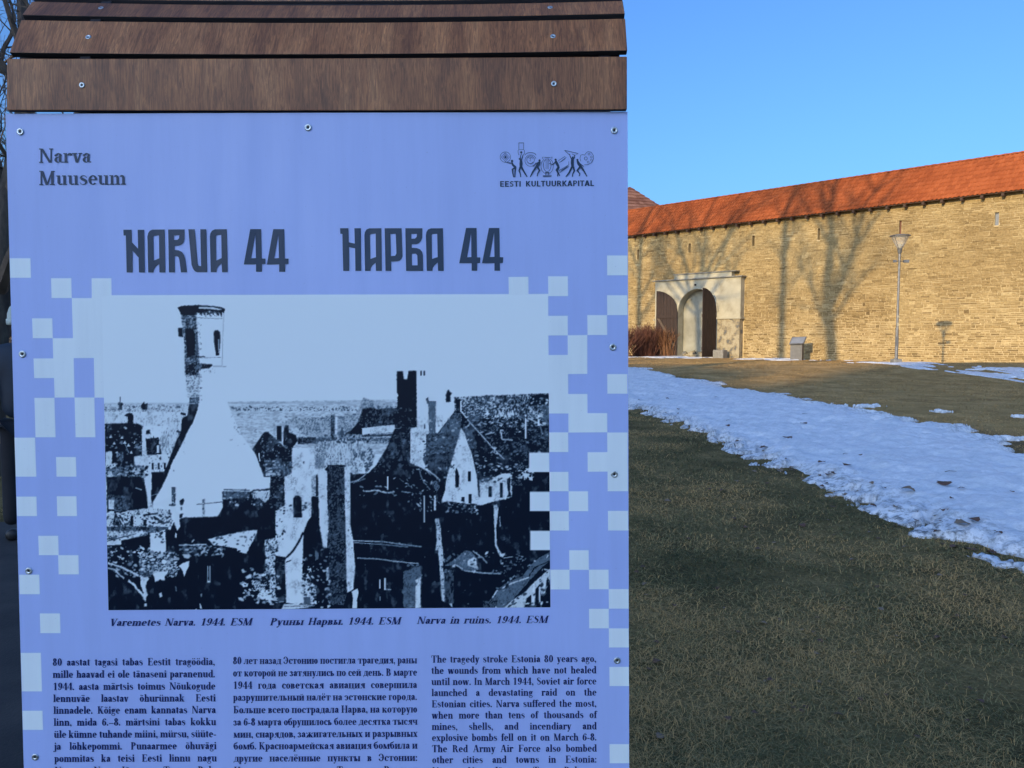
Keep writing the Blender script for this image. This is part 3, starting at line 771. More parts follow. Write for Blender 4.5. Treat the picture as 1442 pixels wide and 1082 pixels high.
def F(pts, v, rough=1.0, noise_=None, kind='g', cover=None, other=None):
    """fill; cover in standard deviations of the grain decides how much of it becomes 'other'"""
    r=pmask(pts,rough)
    if r is None: return
    s,ins=r; val=np.full(ins.shape, v, np.float32)
    if cover is not None:
        q={'g':_st,'v':_sv,'h':_sh}[kind][s]; k=np.clip((q-cover)*1.7+.5,0,1); val=val*(1-k)+other*k
    A[s]=np.where(ins,val,A[s])
def S(pts, w, v=1.0, rough=.6):
    for (x0,y0),(x1,y1) in zip(pts[:-1],pts[1:]):
        d=math.hypot(x1-x0,y1-y0) or 1; nx,ny=-(y1-y0)/d*w/2,(x1-x0)/d*w/2
        F([(x0+nx,y0+ny),(x1+nx,y1+ny),(x1-nx,y1-ny),(x0-nx,y0-ny)],v,rough)
def B(x0,y0,x1,y1,v,rough=.8,**k): F([(x0,y0),(x1,y0),(x1,y1),(x0,y1)],v,rough,**k)
# distance
B(146,567.5,266,571,.80,.3,kind='h',cover=0,other=.9)
B(146,570,266,581,.93,.4,kind='g',cover=.6,other=.5)
B(146,580,262,600,.97,.5,kind='v',cover=1.1,other=.55)
F([(320,566),(560,563),(560,600),(600,640),(360,640),(340,612)],.93,.5,kind='h',cover=.3,other=.72)
B(325,566,560,569,.84,.3,kind='h',cover=.4,other=.7); B(325,573,560,579,.92,.5,kind='g',cover=.7,other=.3)
F([(405,590),(500,585),(512,560),(560,575),(560,625),(443,625)],.80,.6,kind='g',cover=.2,other=.5)
F([(640,560),(690,557),(773,554),(776,645),(776,700),(640,700)],.12,1,kind='g',cover=.35,other=.85)
F([(650,590),(776,590),(776,700),(640,700)],.06,1,kind='g',cover=1.35,other=.6)
F([(700,575),(724,574),(724,588),(690,588)],.95,.6,kind='v',cover=.3,other=.1)
B(668,572,686,580,.9,1,kind='g',cover=.2,other=.1); F([(683,584),(686,578),(690,584)],1,.3); F([(748,557),(762,555),(775,557),(775,570),(745,572)],.08,.6)
B(739,584,741.5,618,1,.2); S([(739,588),(750,592),(765,600)],1.6); B(757,585,760,600,1,.5); S([(760,598),(764,612)],1.2,.8); S([(683,612),(696,609)],1.6,.9); S([(705,606),(707,619),(722,620)],1.8,.9)
B(765,570,776,600,.5,1,kind='v',cover=0,other=.1)
# spires on the skyline
S([(169.5,559),(169.5,570)],1.0,.05,.1); F([(165.5,569),(168,566),(169,568),(172,567),(174,570),(172,572),(172,577),(167,577),(168,572)],.05,.5)
F([(198,572),(203,566),(204,569),(208,568),(207,577),(201,577)],.1,.8)
# tower flank, cone, drum
F([(254.7,442),(276.5,442),(279,480),(281,506),(282,529),(260.5,529),(259.5,480)],.12,.5,kind='g',cover=-.15,other=.72)
F([(261,528),(281.5,528),(281,560),(265,560)],.95,.4,kind='g',cover=.35,other=.5); B(267,560,281,568,.15,1,kind='g',cover=.7,other=.7)
F([(261,464),(266,462.5),(272,464),(275,470),(275,501),(264,502),(262,480)],.05,.6)
F([(251,462),(257,462),(258,475),(251.5,474)],.05,.3)
F([(250.3,433.6),(255.4,431.2),(265,430.4),(277.6,430),(292,430.6),(308.7,432),(317,435.5),(316.5,438),(312,441),(304,439),(296,438),(290,438.5),(284,441),(278,440),(272,444),(262,444.5),(255,443)],.06,.7)
F([(280,432.5),(300,432.8),(314,436),(308,437),(295,435.5),(280,435)],.9,.3); 
for x in (283,288,292,300,306,311): S([(x,438),(x+.5,444)],1.4,.15,.8)
F([(300.8,469),(303,465.5),(307,465),(310,467.5),(310.6,480),(309,500.5),(304.5,501),(302,485)],.06,.5); S([(308,478),(308.5,497)],1.6,.8)
S([(260,503),(289,502.5)],1.4,.1,.3); F([(260.5,516),(268,513),(283,512),(291,513),(300,515.5),(292,519),(283,519),(276,526),(282,528),(262,528)],.08,1.0,kind='g',cover=1.1,other=.8); S([(300,516),(319,516.3)],.9,.55,.3); B(280,519,303,526,1,.5,kind='g',cover=1.1,other=.3)
S([(268,568.2),(281,568.4)],1.0,1,.2)
# left quarter
F([(148,597),(180,596),(180,587),(175,585.5),(179,582),(186,582),(188,586),(188,597),(194,597),(203,601),(203,616),(207,618),(223,616),(232,630),(236,645),(190,645),(189,656),(148,656)],.05,.8,kind='g',cover=2.2,other=.6)
F([(206,613),(212.5,612.5),(211,605),(206,607)],.05,.6)
for x,y in ((161,624),(172,616),(176,623),(185,637),(156,615),(190,623),(181,627)): F([(x-2,y+2),(x,y-3),(x+2.5,y+2)],.95,.7)
S([(176,625),(182,638)],1.0,.7); B(164,637,174,649,.6,1,kind='g',cover=0,other=.1); B(190,622,199,632,.6,1,kind='g',cover=.2,other=.1)
F([(206.5,619),(223,616.5),(223,640),(207,641)],.05,.6,kind='g',cover=1.8,other=.6)
F([(200,606),(203,598),(205,612),(207,640),(207.5,646),(200,645)],.98,.5); S([(199,612.5),(212,612)],1.2,1)
B(221,627,224.5,638,1,.5)
F([(224,622),(228,612),(250,585),(262,580),(262,600),(243,640),(228,640)],.95,1,kind='v',cover=1.0,other=.5)
F([(189,643),(207,641),(243,639),(240,650),(235,662),(226,664.5),(190,664)],.97,.7,kind='g',cover=1.7,other=.3)
for x in (214,222.5,231): B(x,652,x+2.6,661,.05,.4)
B(149,636,158,662,.95,1.2); B(149,656,205,673,.6,1.5,kind='g',cover=-.1,other=.05); F([(149,664),(157,664),(160,671),(154,674),(149,670)],.95,1.2)
F([(150,672),(202,671),(206.6,694),(209,717.7),(182,719),(162,724),(151,721)],.05,.8); F([(151,696),(182,699),(184,716),(165,722),(152,712)],.12,1.5,kind='g',cover=.5,other=.55)
B(153,704,161,717.5,1,.7); B(154,720,161,729,1,.7); S([(191,687),(200,690)],1.4,.9)
F([(206.6,645),(213.8,645),(214,682),(212,690),(213,706),(218,719),(209,719),(206.6,694),(203,672),(203,650)],.97,.5)
F([(266.5,569),(279.5,568.5),(278.5,577),(273,592),(262,613),(251,636),(243,651),(232,678),(222,698),(214,711),(213,700),(214,684),(213.8,665.5),(231,664.5),(236,655),(242,638),(249,620),(255.5,607),(256,590),(259,588),(264,585)],.05,.7)
S([(249,607.5),(256,609)],1.8,.1); S([(255,582),(262,584)],3,.05); S([(213,698),(222,696)],1.0,.7)
# centre middle: light facade, hatch, chimneys
F([(443,622),(512,620),(515,640),(505,655),(495,668),(485,655),(443,660)],.93,.9,kind='v',cover=.7,other=.5)
F([(440,618),(470,616),(500,618),(552,617),(552,621),(500,621),(440,622)],.2,1.2,kind='g',cover=.5,other=.9)
F([(443,622),(458,622),(457,660),(444,660)],.5,1.4,kind='g',cover=.1,other=.95)
B(461,655,486,668,.06,1); F([(512,640),(520,630),(528,640),(524,656),(515,668)],.3,1.2,kind='g',cover=.4,other=.95)
B(466,585,471.5,613,.12,.4,kind='g',cover=.9,other=.5); B(471.5,587,475,612,.98,.3); F([(478,613),(482,600),(485,613)],.3,.6)
F([(486,611),(495,606),(504,595),(511,576),(520,574),(531,576.5),(545,575),(560,575),(559.5,560),(562,556),(586,556),(587,602),(553,603),(511,612),(502,612)],.06,.8,kind='g',cover=1.45,other=.45)
F([(510,603),(556,598),(557,608.5),(510,612)],.97,.6,kind='g',cover=1.9,other=.4); S([(510,614),(552,613)],2.2,.15,1)
F([(558.8,523),(567.6,523),(568.5,534),(573.6,534.5),(575.2,523),(586.5,522),(587,600),(566,598),(558.8,575),(562.8,560),(559,553)],.05,.4,kind='g',cover=2.6,other=.4)
for x in (592,596.5): B(x,522.5,x+2,529,.06,.4)
for x,y in ((597.5,597),(585,625),(593,622),(606,600)): B(x,y,x+1.3,y+10,.1,.3)
F([(556,604),(578,602),(578,645),(575,660),(497,680),(515,670),(530,655),(545,630)],.06,.9,kind='g',cover=1.25,other=.42)
F([(603,565),(614,565),(613.5,612),(604,611)],.35,.4,kind='v',cover=0,other=.55); F([(600,562),(603,559.5),(604,566),(602,570)],.1,.4); F([(600,612),(615,610),(618,640),(600,643)],.35,.8,kind='g',cover=.2,other=.15)
F([(628,556),(630,550),(631.5,548.5),(634,552),(637,554),(634,558),(635,566),(628,566.5)],.1,.7)
# roofs right of centre
F([(640.6,580),(615,612),(592.6,641),(600.6,658.6),(623,664),(636,661),(643,624),(649.4,596),(648,580)],.45,.6,kind='g',cover=.15,other=.15)
F([(598,640),(640,636),(633,668),(600,664)],.12,1.5,kind='g',cover=.9,other=.45)
F([(648,580),(664,598),(690,624),(722,658.6),(724,668),(700,672),(674,672),(666,640),(655,612)],.05,.6,kind='g',cover=2.0,other=.35)
F([(652,600),(660,605),(670,620),(672,632),(662,632)],.2,1.2,kind='g',cover=.3,other=.45)
S([(649.5,579),(660,593),(678,613),(694,631),(710,647)],1.5,1,.3); S([(641,579),(615,612.5)],.8,.1,.2)
B(641.7,562.5,648.8,565.5,.04,.2); B(642.6,565,648,582,.05,.3); B(648,565,650,580,.97,.2)
# dark mass of the lower picture
F([(150,757),(240,746),(246,735),(262,728),(313,726),(345,700),(365,700),(388,712),(395,757),(440,700),(448,668),(462,657),(486,657),(497,668),(516,667),(560,650),(578,652),(600,662),(630,664),(630,706),(676,712),(722,700),(722,664),(776,650),(776,862),(150,862)],.025,1.2)
# rubble building left
F([(151,724),(170,722),(183,719),(209,716),(240,718),(244,740),(232,746),(207,747),(150,762)],.95,1.0,kind='g',cover=1.15,other=.1)
F([(162,722),(172,728),(178,742),(168,744),(160,735)],.1,1.0,kind='v',cover=.8,other=.8); S([(164,722),(176,742)],1.8,1); B(184,727,188,743,.06,1); B(202,732,207,740,.06,1); S([(202,726),(222,723)],2,.08,1); S([(216,728),(232,738)],3,.08,1.5)
B(150,742,236,748,.6,2,kind='g',cover=-.2,other=.05)
F([(213,711),(232,680),(262,640),(300,620),(350,640),(378,690),(313,690),(313,714),(306,728),(262,729),(250,722),(240,720)],1,.3)
F([(228,712),(213,712),(214,711),(240,700),(250,722),(238,722)],.98,.5)
B(242,686,247.5,712,.2,.7,kind='g',cover=.8,other=.9); S([(238,711.5),(247,711.5)],1.6,.1,.3); F([(253,706),(258,702),(260,705),(257,712),(254,711)],.08,.7); B(254.5,714,256.5,718.5,.06,.4); B(237.5,718,239.5,723.5,.06,.4); F([(235,729),(239,726),(242,729)],.06,.5); F([(253,724),(258,723),(256,730),(253,730)],.08,.6)
S([(277,710.5),(313,707)],.9,.15,.4); B(285,703,288.5,728,.35,.7,kind='g',cover=.4,other=.9)
F([(246,720),(252,722),(254,742),(250,748),(246,738)],.98,.6); F([(247,750),(249.5,752),(248.5,758),(246.5,757)],1,.4)
# beam and white wall
F([(150,763),(208,748),(209,753),(171,761.5),(171,767),(164,768),(150,768)],.97,.6); F([(211,751),(233,746),(234.3,776),(229,781),(225,776),(221.6,787),(212,776.6)],1,.5)
S([(152,793),(160,795),(172,799),(184,805),(196,811),(203,814)],3.0,.95,1.6); S([(152,800),(162,802),(168,809),(175,815)],2.2,.95,1); S([(181,817),(190,825),(197,834),(203,840)],3,.95,1.4)
F([(198,812),(208,810),(210,815),(205,824),(208,838),(205,848),(201,843),(202,835),(198,825)],.95,1.4); B(203.5,850,207,854,.95,1)
B(196,778,250,812,.05,2.5,kind='g',cover=.35,other=.85); B(150,770,196,790,.03,1,kind='g',cover=2.2,other=.6)
F([(215,809),(222,805),(238,804),(232,812),(233,818),(226,816),(219,820),(217,812)],1,1.0)
F([(251,797),(258,793),(267,790),(266,798),(262,806),(260,813),(257,803)],1,.8); F([(256,781),(264,778),(269,783),(265,787),(259,785)],.85,1)
B(292,797,293.3,819,.85,.2); B(295,797,296.4,819,.85,.2); B(292,818,296.5,820.5,.95,.2); F([(224,836),(228,834),(229,840),(225,842)],.9,.5); S([(247.5,826),(248.5,833)],1.2,.8); F([(282,837),(285,836),(284,842)],.8,.5); F([(281,850),(283,851),(285,858),(282,857)],.95,.6); F([(275,858),(277,857),(278,860),(275,860)],.95,.3)
S([(252,768),(262,767),(272,768),(280,767),(291,767)],1.6,.95,.8); S([(270,764),(275,756),(280,756)],2,.85,1.4); B(256,770,310,780,.04,1,kind='g',cover=1.6,other=.8)
# dark house and slab in the centre left
F([(313.3,692),(356.6,692),(363.8,717),(364,744),(345.5,747.7),(323,753),(290,758.8),(262,760),(262,729),(306.6,727.7),(313.9,714.4)],.03,.5); B(314,692,352,702,.15,1,kind='g',cover=.3,other=.5); S([(315,689.5),(352,690.5)],1.2,.15,.3); S([(315,691.3),(354,692)],1.1,.97,.3); S([(356,691),(381,689)],2.2,.15,1.2)
F([(355,694),(381,692),(381,704),(372,708),(366,702),(356,702)],.9,1,kind='g',cover=.9,other=.3); F([(364,717),(374,713),(375,721),(366,731)],.97,.7); F([(365,731),(368,735),(368,745),(364,745)],.97,.4)
F([(293,759),(320,753),(345,748),(362,746),(366,748),(361,759),(354,765),(350,775),(347,780),(335,777),(333,772),(300,767)],.98,.9)
F([(340,802),(346,800),(348,805),(342,807)],.8,1); F([(345,812),(354,808),(355,814),(347,816)],.9,1); F([(340,823),(344,820),(350,822),(349,826),(343,827)],.95,.8); F([(343,822.5),(347,822.5),(346,825)],.05,.4)
F([(354,822),(362,817),(372,822),(374,832),(362,832)],.9,2,kind='g',cover=.2,other=.05); S([(353,838),(358,839)],1.5,.9)
F([(362,838),(368,831),(376,830),(387,825),(389,842),(388,846),(370,845),(362,842)],.98,.9,kind='g',cover=1.9,other=.1)
# gable left of the central ruin
F([(355.5,633),(372,609),(378.8,608),(404,632),(411,632),(411.5,671),(372,672),(361,642)],.06,.7,kind='g',cover=1.6,other=.45); S([(378.8,608.5),(391,620),(404,631.6)],1.3,1,.3)
B(390,600,396.5,622,.06,.3); S([(397.8,600),(398.3,626)],1.3,1,.2); F([(400,604),(402,599),(406.5,599),(407,609),(417,613),(419,621),(411,632),(404,632),(399,626)],.06,.5)
B(419,616,445,625,.1,1.4,kind='g',cover=.9,other=.6); B(374,648,389,671,.9,1,kind='h',cover=.2,other=.15); B(388,646,395,670,.7,1,kind='g',cover=.2,other=.3); B(395,650,411,668,.15,1,kind='v',cover=.4,other=.6); S([(365,638),(366,650)],1.8,.95,.5)
F([(381,671.5),(400.5,671),(401,713),(388,718),(375,715),(380,700)],.05,.8,kind='g',cover=1.9,other=.55)
F([(365,712),(378,704),(388,717),(388,756),(372,758),(376,790),(388,830),(340,800),(350,776),(362,750)],.03,1)
# central ruin
F([(411.5,631),(441,630.5),(444,662),(439.5,668),(438.5,728),(433,735),(427.5,750),(426,803),(427,848),(420,852),(403,849),(401.5,789),(404,785),(388,783),(388,754),(388,718),(401,712),(401,672),(411,667)],1,.7)
F([(413,702),(416,698),(421,698),(424.5,701),(425.5,729),(413.5,729)],.03,.5); F([(427,650),(429,650),(428,655)],.08,.3); B(429.5,707.5,432.5,709.5,.06,.3)
S([(427,750),(420,765),(412,777),(404,785)],2.6,.04,.6); F([(386,787),(401,785),(402,800),(402.5,845),(389,843),(390,820),(386,800)],.05,.7,kind='h',cover=1.5,other=.4); S([(403,792),(410,789)],1.3,.05,.3)
F([(373,760),(388,758),(388,786),(387,800),(389,822),(388,845),(380,844),(378,825),(374,800)],.97,1.3,kind='g',cover=1.0,other=.15); B(372,808,380,830,.04,1.2,kind='g',cover=1.3,other=.9)
F([(426,806),(434,808),(438,820),(445,825),(446,851),(426,851)],.97,1.4,kind='g',cover=1.2,other=.1); B(428,841,437,851,.4,1,kind='g',cover=.1,other=.15)
F([(396,858),(400,850.5),(420,851.5),(439,852),(445,853),(430,856),(410,858.5)],.97,.5); S([(400,854),(440,853.5)],1,.3,.5)
B(393,846.5,400,848.3,.95,.4); B(380,850,386,852,.9,.4); F([(434,802),(438,799),(439,806)],.95,.6)
F([(438.5,672),(447.5,667),(448,700),(439,699)],.55,.6,kind='g',cover=0,other=.9); B(445,669,448,699,.08,.5)
F([(447.5,663),(456,661),(461,664),(461,700),(463,740),(461,772),(455,771),(450,740),(448.5,700)],.98,.9); F([(444,724),(449,726),(448,733),(445,732)],.05,.8); F([(444,775),(449,780),(448,788),(444,790)],.5,.6); F([(459,800),(463,798),(464,815),(460,818)],.9,.9)
F([(462,657),(486,656),(486,760),(489,835),(485,852),(464,852),(463,770)],.07,.8,kind='g',cover=.55,other=.36)
F([(461,630),(486,635),(486,655),(462,655)],.9,.8,kind='v',cover=1,other=.5)
F([(485,658),(495,656),(493.5,662),(493.5,740),(497,757),(500.5,800),(497.5,830),(489,835),(487.5,800),(487,757),(485.5,700)],.99,.5); F([(495,833),(504,829),(505,834),(503,845),(503,857),(496,857),(497,840)],.98,.6)
F([(492,640),(512,632),(520,640),(514,652),(508,668),(500,667)],.95,1.2,kind='v',cover=.8,other=.3); S([(493,680),(505,676),(515,668)],1.6,.85,1); S([(497,681),(512,675)],1,.8,1)
# lower right strokes
S([(546,671),(546,690)],2.0,1,.5); S([(511,691),(520,692),(532,691),(545,694),(556,692)],1.8,.95,1.6); S([(565,692),(578,694)],1.4,.8,1); S([(562,674),(569,679)],1,.6)
S([(497,761.5),(540,763),(575,768),(594,770)],1.3,.95,.4); S([(497,764),(540,767),(575,770.5)],1.0,.85,.4); S([(503,786),(530,787),(560,791),(590,794)],1.6,.75,.7)
S([(584,650),(600,660),(610,668),(620,676)],1.6,1,.7); S([(586,640),(593,655),(606,668)],1.3,.9,.5); S([(590,660),(595,676),(606,690)],1.3,.7,1); F([(608,680),(614,676),(620,686),(614,694)],.5,1.5,kind='g',cover=.3,other=.05)
B(578,604,600,636,1,.4); F([(578,636),(600,632),(600,642),(590,648),(581,652),(579,653)],.97,.7,kind='g',cover=1.9,other=.2)
B(596.5,698,598.5,736,.9,.5); B(611,698,614,719,.95,.7); F([(612,731),(618,730),(621,745),(622,765),(624,775),(624,800),(628,830),(632,845),(637,847),(637,856),(632,850),(622,846),(619,800),(617,775),(613,775),(615,760),(614,740)],.9,.6,kind='g',cover=1.5,other=.15)
F([(568,805),(592,797),(594,815),(586,815),(585,857),(568,857)],.25,1,kind='g',cover=.2,other=.5); F([(585,817),(593,812),(592,838),(593,856),(585,857)],.99,.6); B(534,816,536,829,.9,.3); B(541,814,543.5,831,.95,.3); S([(543,830),(551,830.5)],1.3,.9,.2); B(534.5,840,536,846,.7,.3)
F([(626,797),(640,788),(655,775),(664,777),(672,787),(672,803),(655,803),(640,797)],.55,1,kind='g',cover=.2,other=.3); F([(658,790),(668,784),(671,787),(671,801),(660,797)],.98,.6); S([(641,795),(655,804),(680,807),(706,808)],1.6,.9,.6); S([(665,775),(680,786),(686,793)],1.6,.9,.6); B(626,803,639,850,.35,1.4,kind='v',cover=.2,other=.06)
F([(695,711),(700,710),(702,716),(700,735),(698.5,745),(700,768),(709,785),(704,784),(697,768),(696,742)],.92,.7); S([(704,727),(704.5,742)],1.4,.8); S([(709,786),(722,784)],1.2,.8,.6); B(708,755,730,780,.03,1,kind='g',cover=2.2,other=.8)
F([(686,857),(690,845),(700,830),(715,820),(735,812),(748,795),(760,785),(775,777),(775,790),(762,800),(748,815),(735,830),(722,845),(712,857)],.5,.8,kind='g',cover=.35,other=.25); S([(688,850),(700,832),(722,821),(745,813)],1.6,.95,.4); S([(745,812),(752,800),(774,790)],1.6,.05,.6)
F([(722,845),(740,833),(752,820),(775,800),(775,825),(772,812),(766,828),(763,840),(760,822),(754,830),(753,857),(748,857),(748,838),(742,842),(738,857),(708,857)],.9,.7,kind='g',cover=1.3,other=.5)
S([(752,822),(751,857)],3.5,1,.5); S([(760,826),(760,850)],2.6,.95,.4); S([(768,815),(766,838)],3,.95,.4); B(680,846,700,857,.35,1.5,kind='g',cover=0,other=.06)
# bell gable and arcade
F([(649.5,602),(654.7,611),(659,625),(664,638),(668,655),(671,668),(673,688),(675,710),(660,712),(650,706),(625,707),(622,704),(627,690),(628,678),(631,666),(636,650),(641,632),(645,618)],1,.5)
F([(641,664),(643,659),(645,664),(646.5,670),(646,686),(641.5,687)],.05,.5); B(659,664,663,678,.05,.3); B(660,696,664,709,.05,.4); F([(649.5,706),(650,700),(654,700),(654,707)],.05,.4); B(645,710,672,722,.04,1.5,kind='g',cover=1.0,other=.7)
F([(675,677),(685,674),(700,671),(706,667),(721,666),(721,700),(718,690),(713,704),(700,701),(676,701)],.97,1.0); B(688,685,692.5,700,.05,.4); B(704,680,708,701,.05,.4); F([(714,676),(719,671),(718,699),(715,690)],.05,.5)
F([(726,671),(735,666),(745,658),(750,662),(750,677),(745,676),(744,670),(741,676),(738,676),(737,670),(733,677)],.95,.9); B(720,676,735,684,.1,1,kind='g',cover=.5,other=.6)
def grit(x0,y0,x1,y1,n,s0,s1,v,seed,asp=1.6,ang=0.0,on='dark',keep=None):
    q=random.Random(seed)
    for _ in range(n):
        x=q.uniform(x0,x1); y=q.uniform(y0,y1)
        ii_=min(max(int((y-AY0)*SS),0),ny_a-1); jj_=min(max(int((x-AX0)*SS),0),nx_a-1); cur=A[ii_,jj_]
        if (on=='dark' and cur>.45) or (on=='light' and cur<.6): continue
        r=q.uniform(s0,s1)*(.5+q.random()); a_=ang+q.gauss(0,.5); L=r*asp; k=[]
        for t in range(6):
            th=t*math.pi/3+q.uniform(-.4,.4); rr_=q.uniform(.55,1.1); px_,py_=L*rr_*math.cos(th),r*rr_*math.sin(th)
            k.append((x+px_*math.cos(a_)-py_*math.sin(a_), y+px_*math.sin(a_)+py_*math.cos(a_)))
        F(k,v if not isinstance(v,tuple) else q.uniform(*v),.6)
# fine rubble, broken edges and scattered marks
grit(150,770,250,812,150,.8,2.0,(.55,1),1); grit(196,778,252,806,120,1.0,2.4,(.7,1),2); grit(150,742,240,764,120,.8,1.8,(.05,.4),3,on='light')
grit(150,722,244,746,130,.7,1.8,(.05,.3),4,on='light'); grit(150,655,207,672,110,.9,2.4,(.5,1),5); grit(150,655,207,672,60,.8,2.0,.05,6,on='light'); grit(150,600,204,655,60,.6,1.5,(.5,1),7)
grit(255,766,315,784,70,.7,1.8,(.5,.95),8,ang=.05,asp=2.4); grit(338,800,392,850,120,.8,2.4,(.6,1),9); grit(372,760,392,845,110,.6,1.6,.08,10,on='light'); grit(425,805,446,850,60,.8,2.0,.08,11,on='light')
grit(425,770,465,857,70,.7,2.0,(.5,.95),12); grit(386,700,402,760,40,.6,1.4,.1,13,on='light'); grit(384,712,430,720,30,.8,1.6,.1,14,on='light')
grit(462,657,488,852,230,.6,1.8,(.3,.5),15,asp=.7); grit(488,660,500,832,40,.5,1.1,.2,16,on='light',asp=.6)
grit(497,672,600,700,30,.7,1.5,(.5,1),17,asp=2.6); grit(497,700,776,857,50,.4,.9,(.25,.7),18,asp=1.8); grit(575,655,635,720,80,.6,1.4,(.4,1),19,ang=.8,asp=2.4)
grit(628,706,676,724,60,.6,1.5,(.5,1),20); grit(672,660,752,680,110,.7,1.9,.08,21,on='light'); grit(670,655,752,672,60,.7,1.7,(.7,1),22)
grit(652,590,776,660,150,.6,1.6,(.4,.9),23,asp=2.2); grit(655,560,776,600,220,.7,1.7,(.6,1),24); grit(655,560,776,592,90,.7,1.6,.08,25,on='light'); grit(722,578,776,612,60,.6,1.5,(.6,1),26,asp=.6)
grit(440,612,556,624,90,.8,1.9,(.05,.3),27,on='light'); grit(443,622,512,660,90,.7,2.0,(.35,.7),28,on='light',asp=.5); grit(497,575,588,602,120,.6,1.5,(.2,.45),29); grit(500,610,580,665,170,.6,1.7,(.2,.45),30)
grit(352,615,412,672,120,.7,1.8,(.4,.9),31,asp=.7); grit(372,645,412,672,80,.6,1.5,(.05,.3),32,on='light'); grit(380,672,402,716,50,.7,1.6,(.3,.6),33,asp=2)
grit(206,615,245,665,60,.7,1.8,(.1,.5),34,on='light',asp=.5); grit(222,585,262,640,80,.6,1.4,(.45,.8),35,on='light',asp=.5); grit(310,690,382,712,70,.7,1.6,(.3,.9),36); grit(290,745,366,782,70,.7,1.8,(.1,.6),37,on='light',asp=2)
grit(596,612,640,660,160,.7,1.8,(.12,.35),38,on='all',ang=-.3); grit(600,590,648,640,60,.7,1.8,(.55,.75),39,on='all',ang=-.3); grit(652,600,700,665,60,.6,1.6,(.2,.45),40)
grit(568,795,594,857,60,.8,2.0,(.3,.6),41); grit(622,775,676,806,60,.7,2.0,(.1,.9),42,on='all'); grit(684,778,776,857,160,.8,2.2,(.1,.35),43,on='light',ang=-.5,asp=2.2); grit(684,778,776,857,60,.8,2.0,(.5,.95),44,ang=-.5,asp=2.2); grit(700,780,745,812,60,.6,1.6,(.2,.6),45)
grit(326,572,560,579,110,.5,1.3,(.15,.5),46,on='light'); grit(146,572,262,580,60,.5,1.2,(.2,.5),47,on='light'); grit(400,583,510,612,110,.5,1.5,(.4,.65),48,on='light',asp=2.2); grit(325,580,410,630,90,.5,1.3,(.5,.75),49,on='light',asp=2.4)
S([(315.5,440),(314,470),(313,515)],1.0,.72,.4); S([(258,447),(313,449)],1.0,.6,.6); S([(282,504),(312,503.5)],.9,.55,.4); grit(286,440,313,446,30,.4,1.0,(.2,.6),52,on='light')
for q__ in range(26): S([(256+q__*2.35+(q__%3)*.5,438.5),(256+q__*2.35,441+(q__*7%5)*1.0)],1.3,.1,.8)
F([(262,515),(300,513),(296,518),(282,521),(276,528),(262,528)],.08,1.6,kind='g',cover=1.0,other=.6); S([(276,470),(279,500)],2,.35,1.2); grit(274,445,284,502,60,.5,1.2,(.1,.5),50,on='light',asp=.5); grit(262,528,284,566,60,.4,1.0,(.4,.7),51,on='light')
# soft greys inside the darks, darker flecks inside the lights
low=fbm(gxA*.13+11,gyA*.09+3,5); A=np.where(A<.3, A+np.clip(low-.54,0,.3)*.8*(.5+grain*.8)*(gyA>560), A)
A=np.where((A>.85)&(gyA>585)&((gxA<216)|(gxA>384)), A-np.clip(low-.47,0,.3)*1.5*np.clip(_st*.6+.3,0,1), A)
# pixel blocks over the picture
for x0,y0,x1,y1 in ((745.2,637.3,776,664.8),(745.8,692.3,776,719.8),(746.3,747.3,776,775)): B(x0,y0,x1,y1,1,0)
# onto a grid
Aq = A.reshape(AH,SS,AW,SS).mean((1,3))
GXN, GYN = 620, 434
TL, TR, BR, BL = (146.6,561.0),(773.2,561.0),(775.0,855.3),(153.0,859.3)
# the top part of the picture (sky) continues above as pale print; the grid covers the whole picture
TLs, TRs = (143.6,417.5),(771.8,415.4)
uu, vv = np.meshgrid(np.linspace(0,1,GXN), np.linspace(0,1,GYN))
XL = TLs[0]+(BL[0]-TLs[0])*vv; XRr = TRs[0]+(BR[0]-TRs[0])*vv
YT = TLs[1]+(TRs[1]-TLs[1])*uu; YB = BL[1]+(BR[1]-BL[1])*uu
PXg = XL+(XRr-XL)*uu; PYg = YT+(YB-YT)*vv
ix = np.clip(PXg-AX0-.5,0,AW-1.001); iy = np.clip(PYg-AY0-.5,0,AH-1.001); i0=iy.astype(int); j0=ix.astype(int); fy_=iy-i0; fx_=ix-j0
i1=np.minimum(i0+1,AH-1); j1=np.minimum(j0+1,AW-1)
val = (Aq[i0,j0]*(1-fx_)+Aq[i0,j1]*fx_)*(1-fy_)+(Aq[i1,j0]*(1-fx_)+Aq[i1,j1]*fx_)*fy_
dnv = np.array(dn); dhv = np.array(dh); dvv = np.array(dv)
rx = (PXg-721)/FPX; ry = (PYg-541)/FPX; tt = BD*dnv[2]/(rx*dnv[0]+ry*dnv[1]+dnv[2])
bx = rx*tt*dhv[0]+ry*tt*dhv[1]+(tt-BD)*dhv[2]; by = -(rx*tt*dvv[0]+ry*tt*dvv[1]+(tt-BD)*dvv[2])
Vp = np.c_[bx.ravel(), by.ravel(), np.full(bx.size, LAY+.00025)]
ii, jj = np.meshgrid(np.arange(GXN-1), np.arange(GYN-1)); a0 = (jj*GXN+ii).ravel()
Fp = np.c_[a0+GXN, a0+GXN+1, a0+1, a0]
m, n, l, bs = new_mat('two tone printed photograph')
tr_ = ramp(n, [(0,NAVY[:]),(.12,(.0015,.008,.022)),(.5,(.13,.19,.24)),(1,PALE)]); l.new(attr(n,'tone'), tr_.inputs[0])
l.new(tr_.outputs[0], bs.inputs['Base Color']); bs.inputs['Roughness'].default_value = .42; bs.inputs['Specular IOR Level'].default_value = .15
tr_.color_ramp.elements[0].color = (.0010,.006,.018,1)
pic = np_mesh('printed_photograph', Vp, Fp, m, board, {'tone':val.ravel()})
pic['label'] = 'two tone photograph of a ruined town with a round tower'
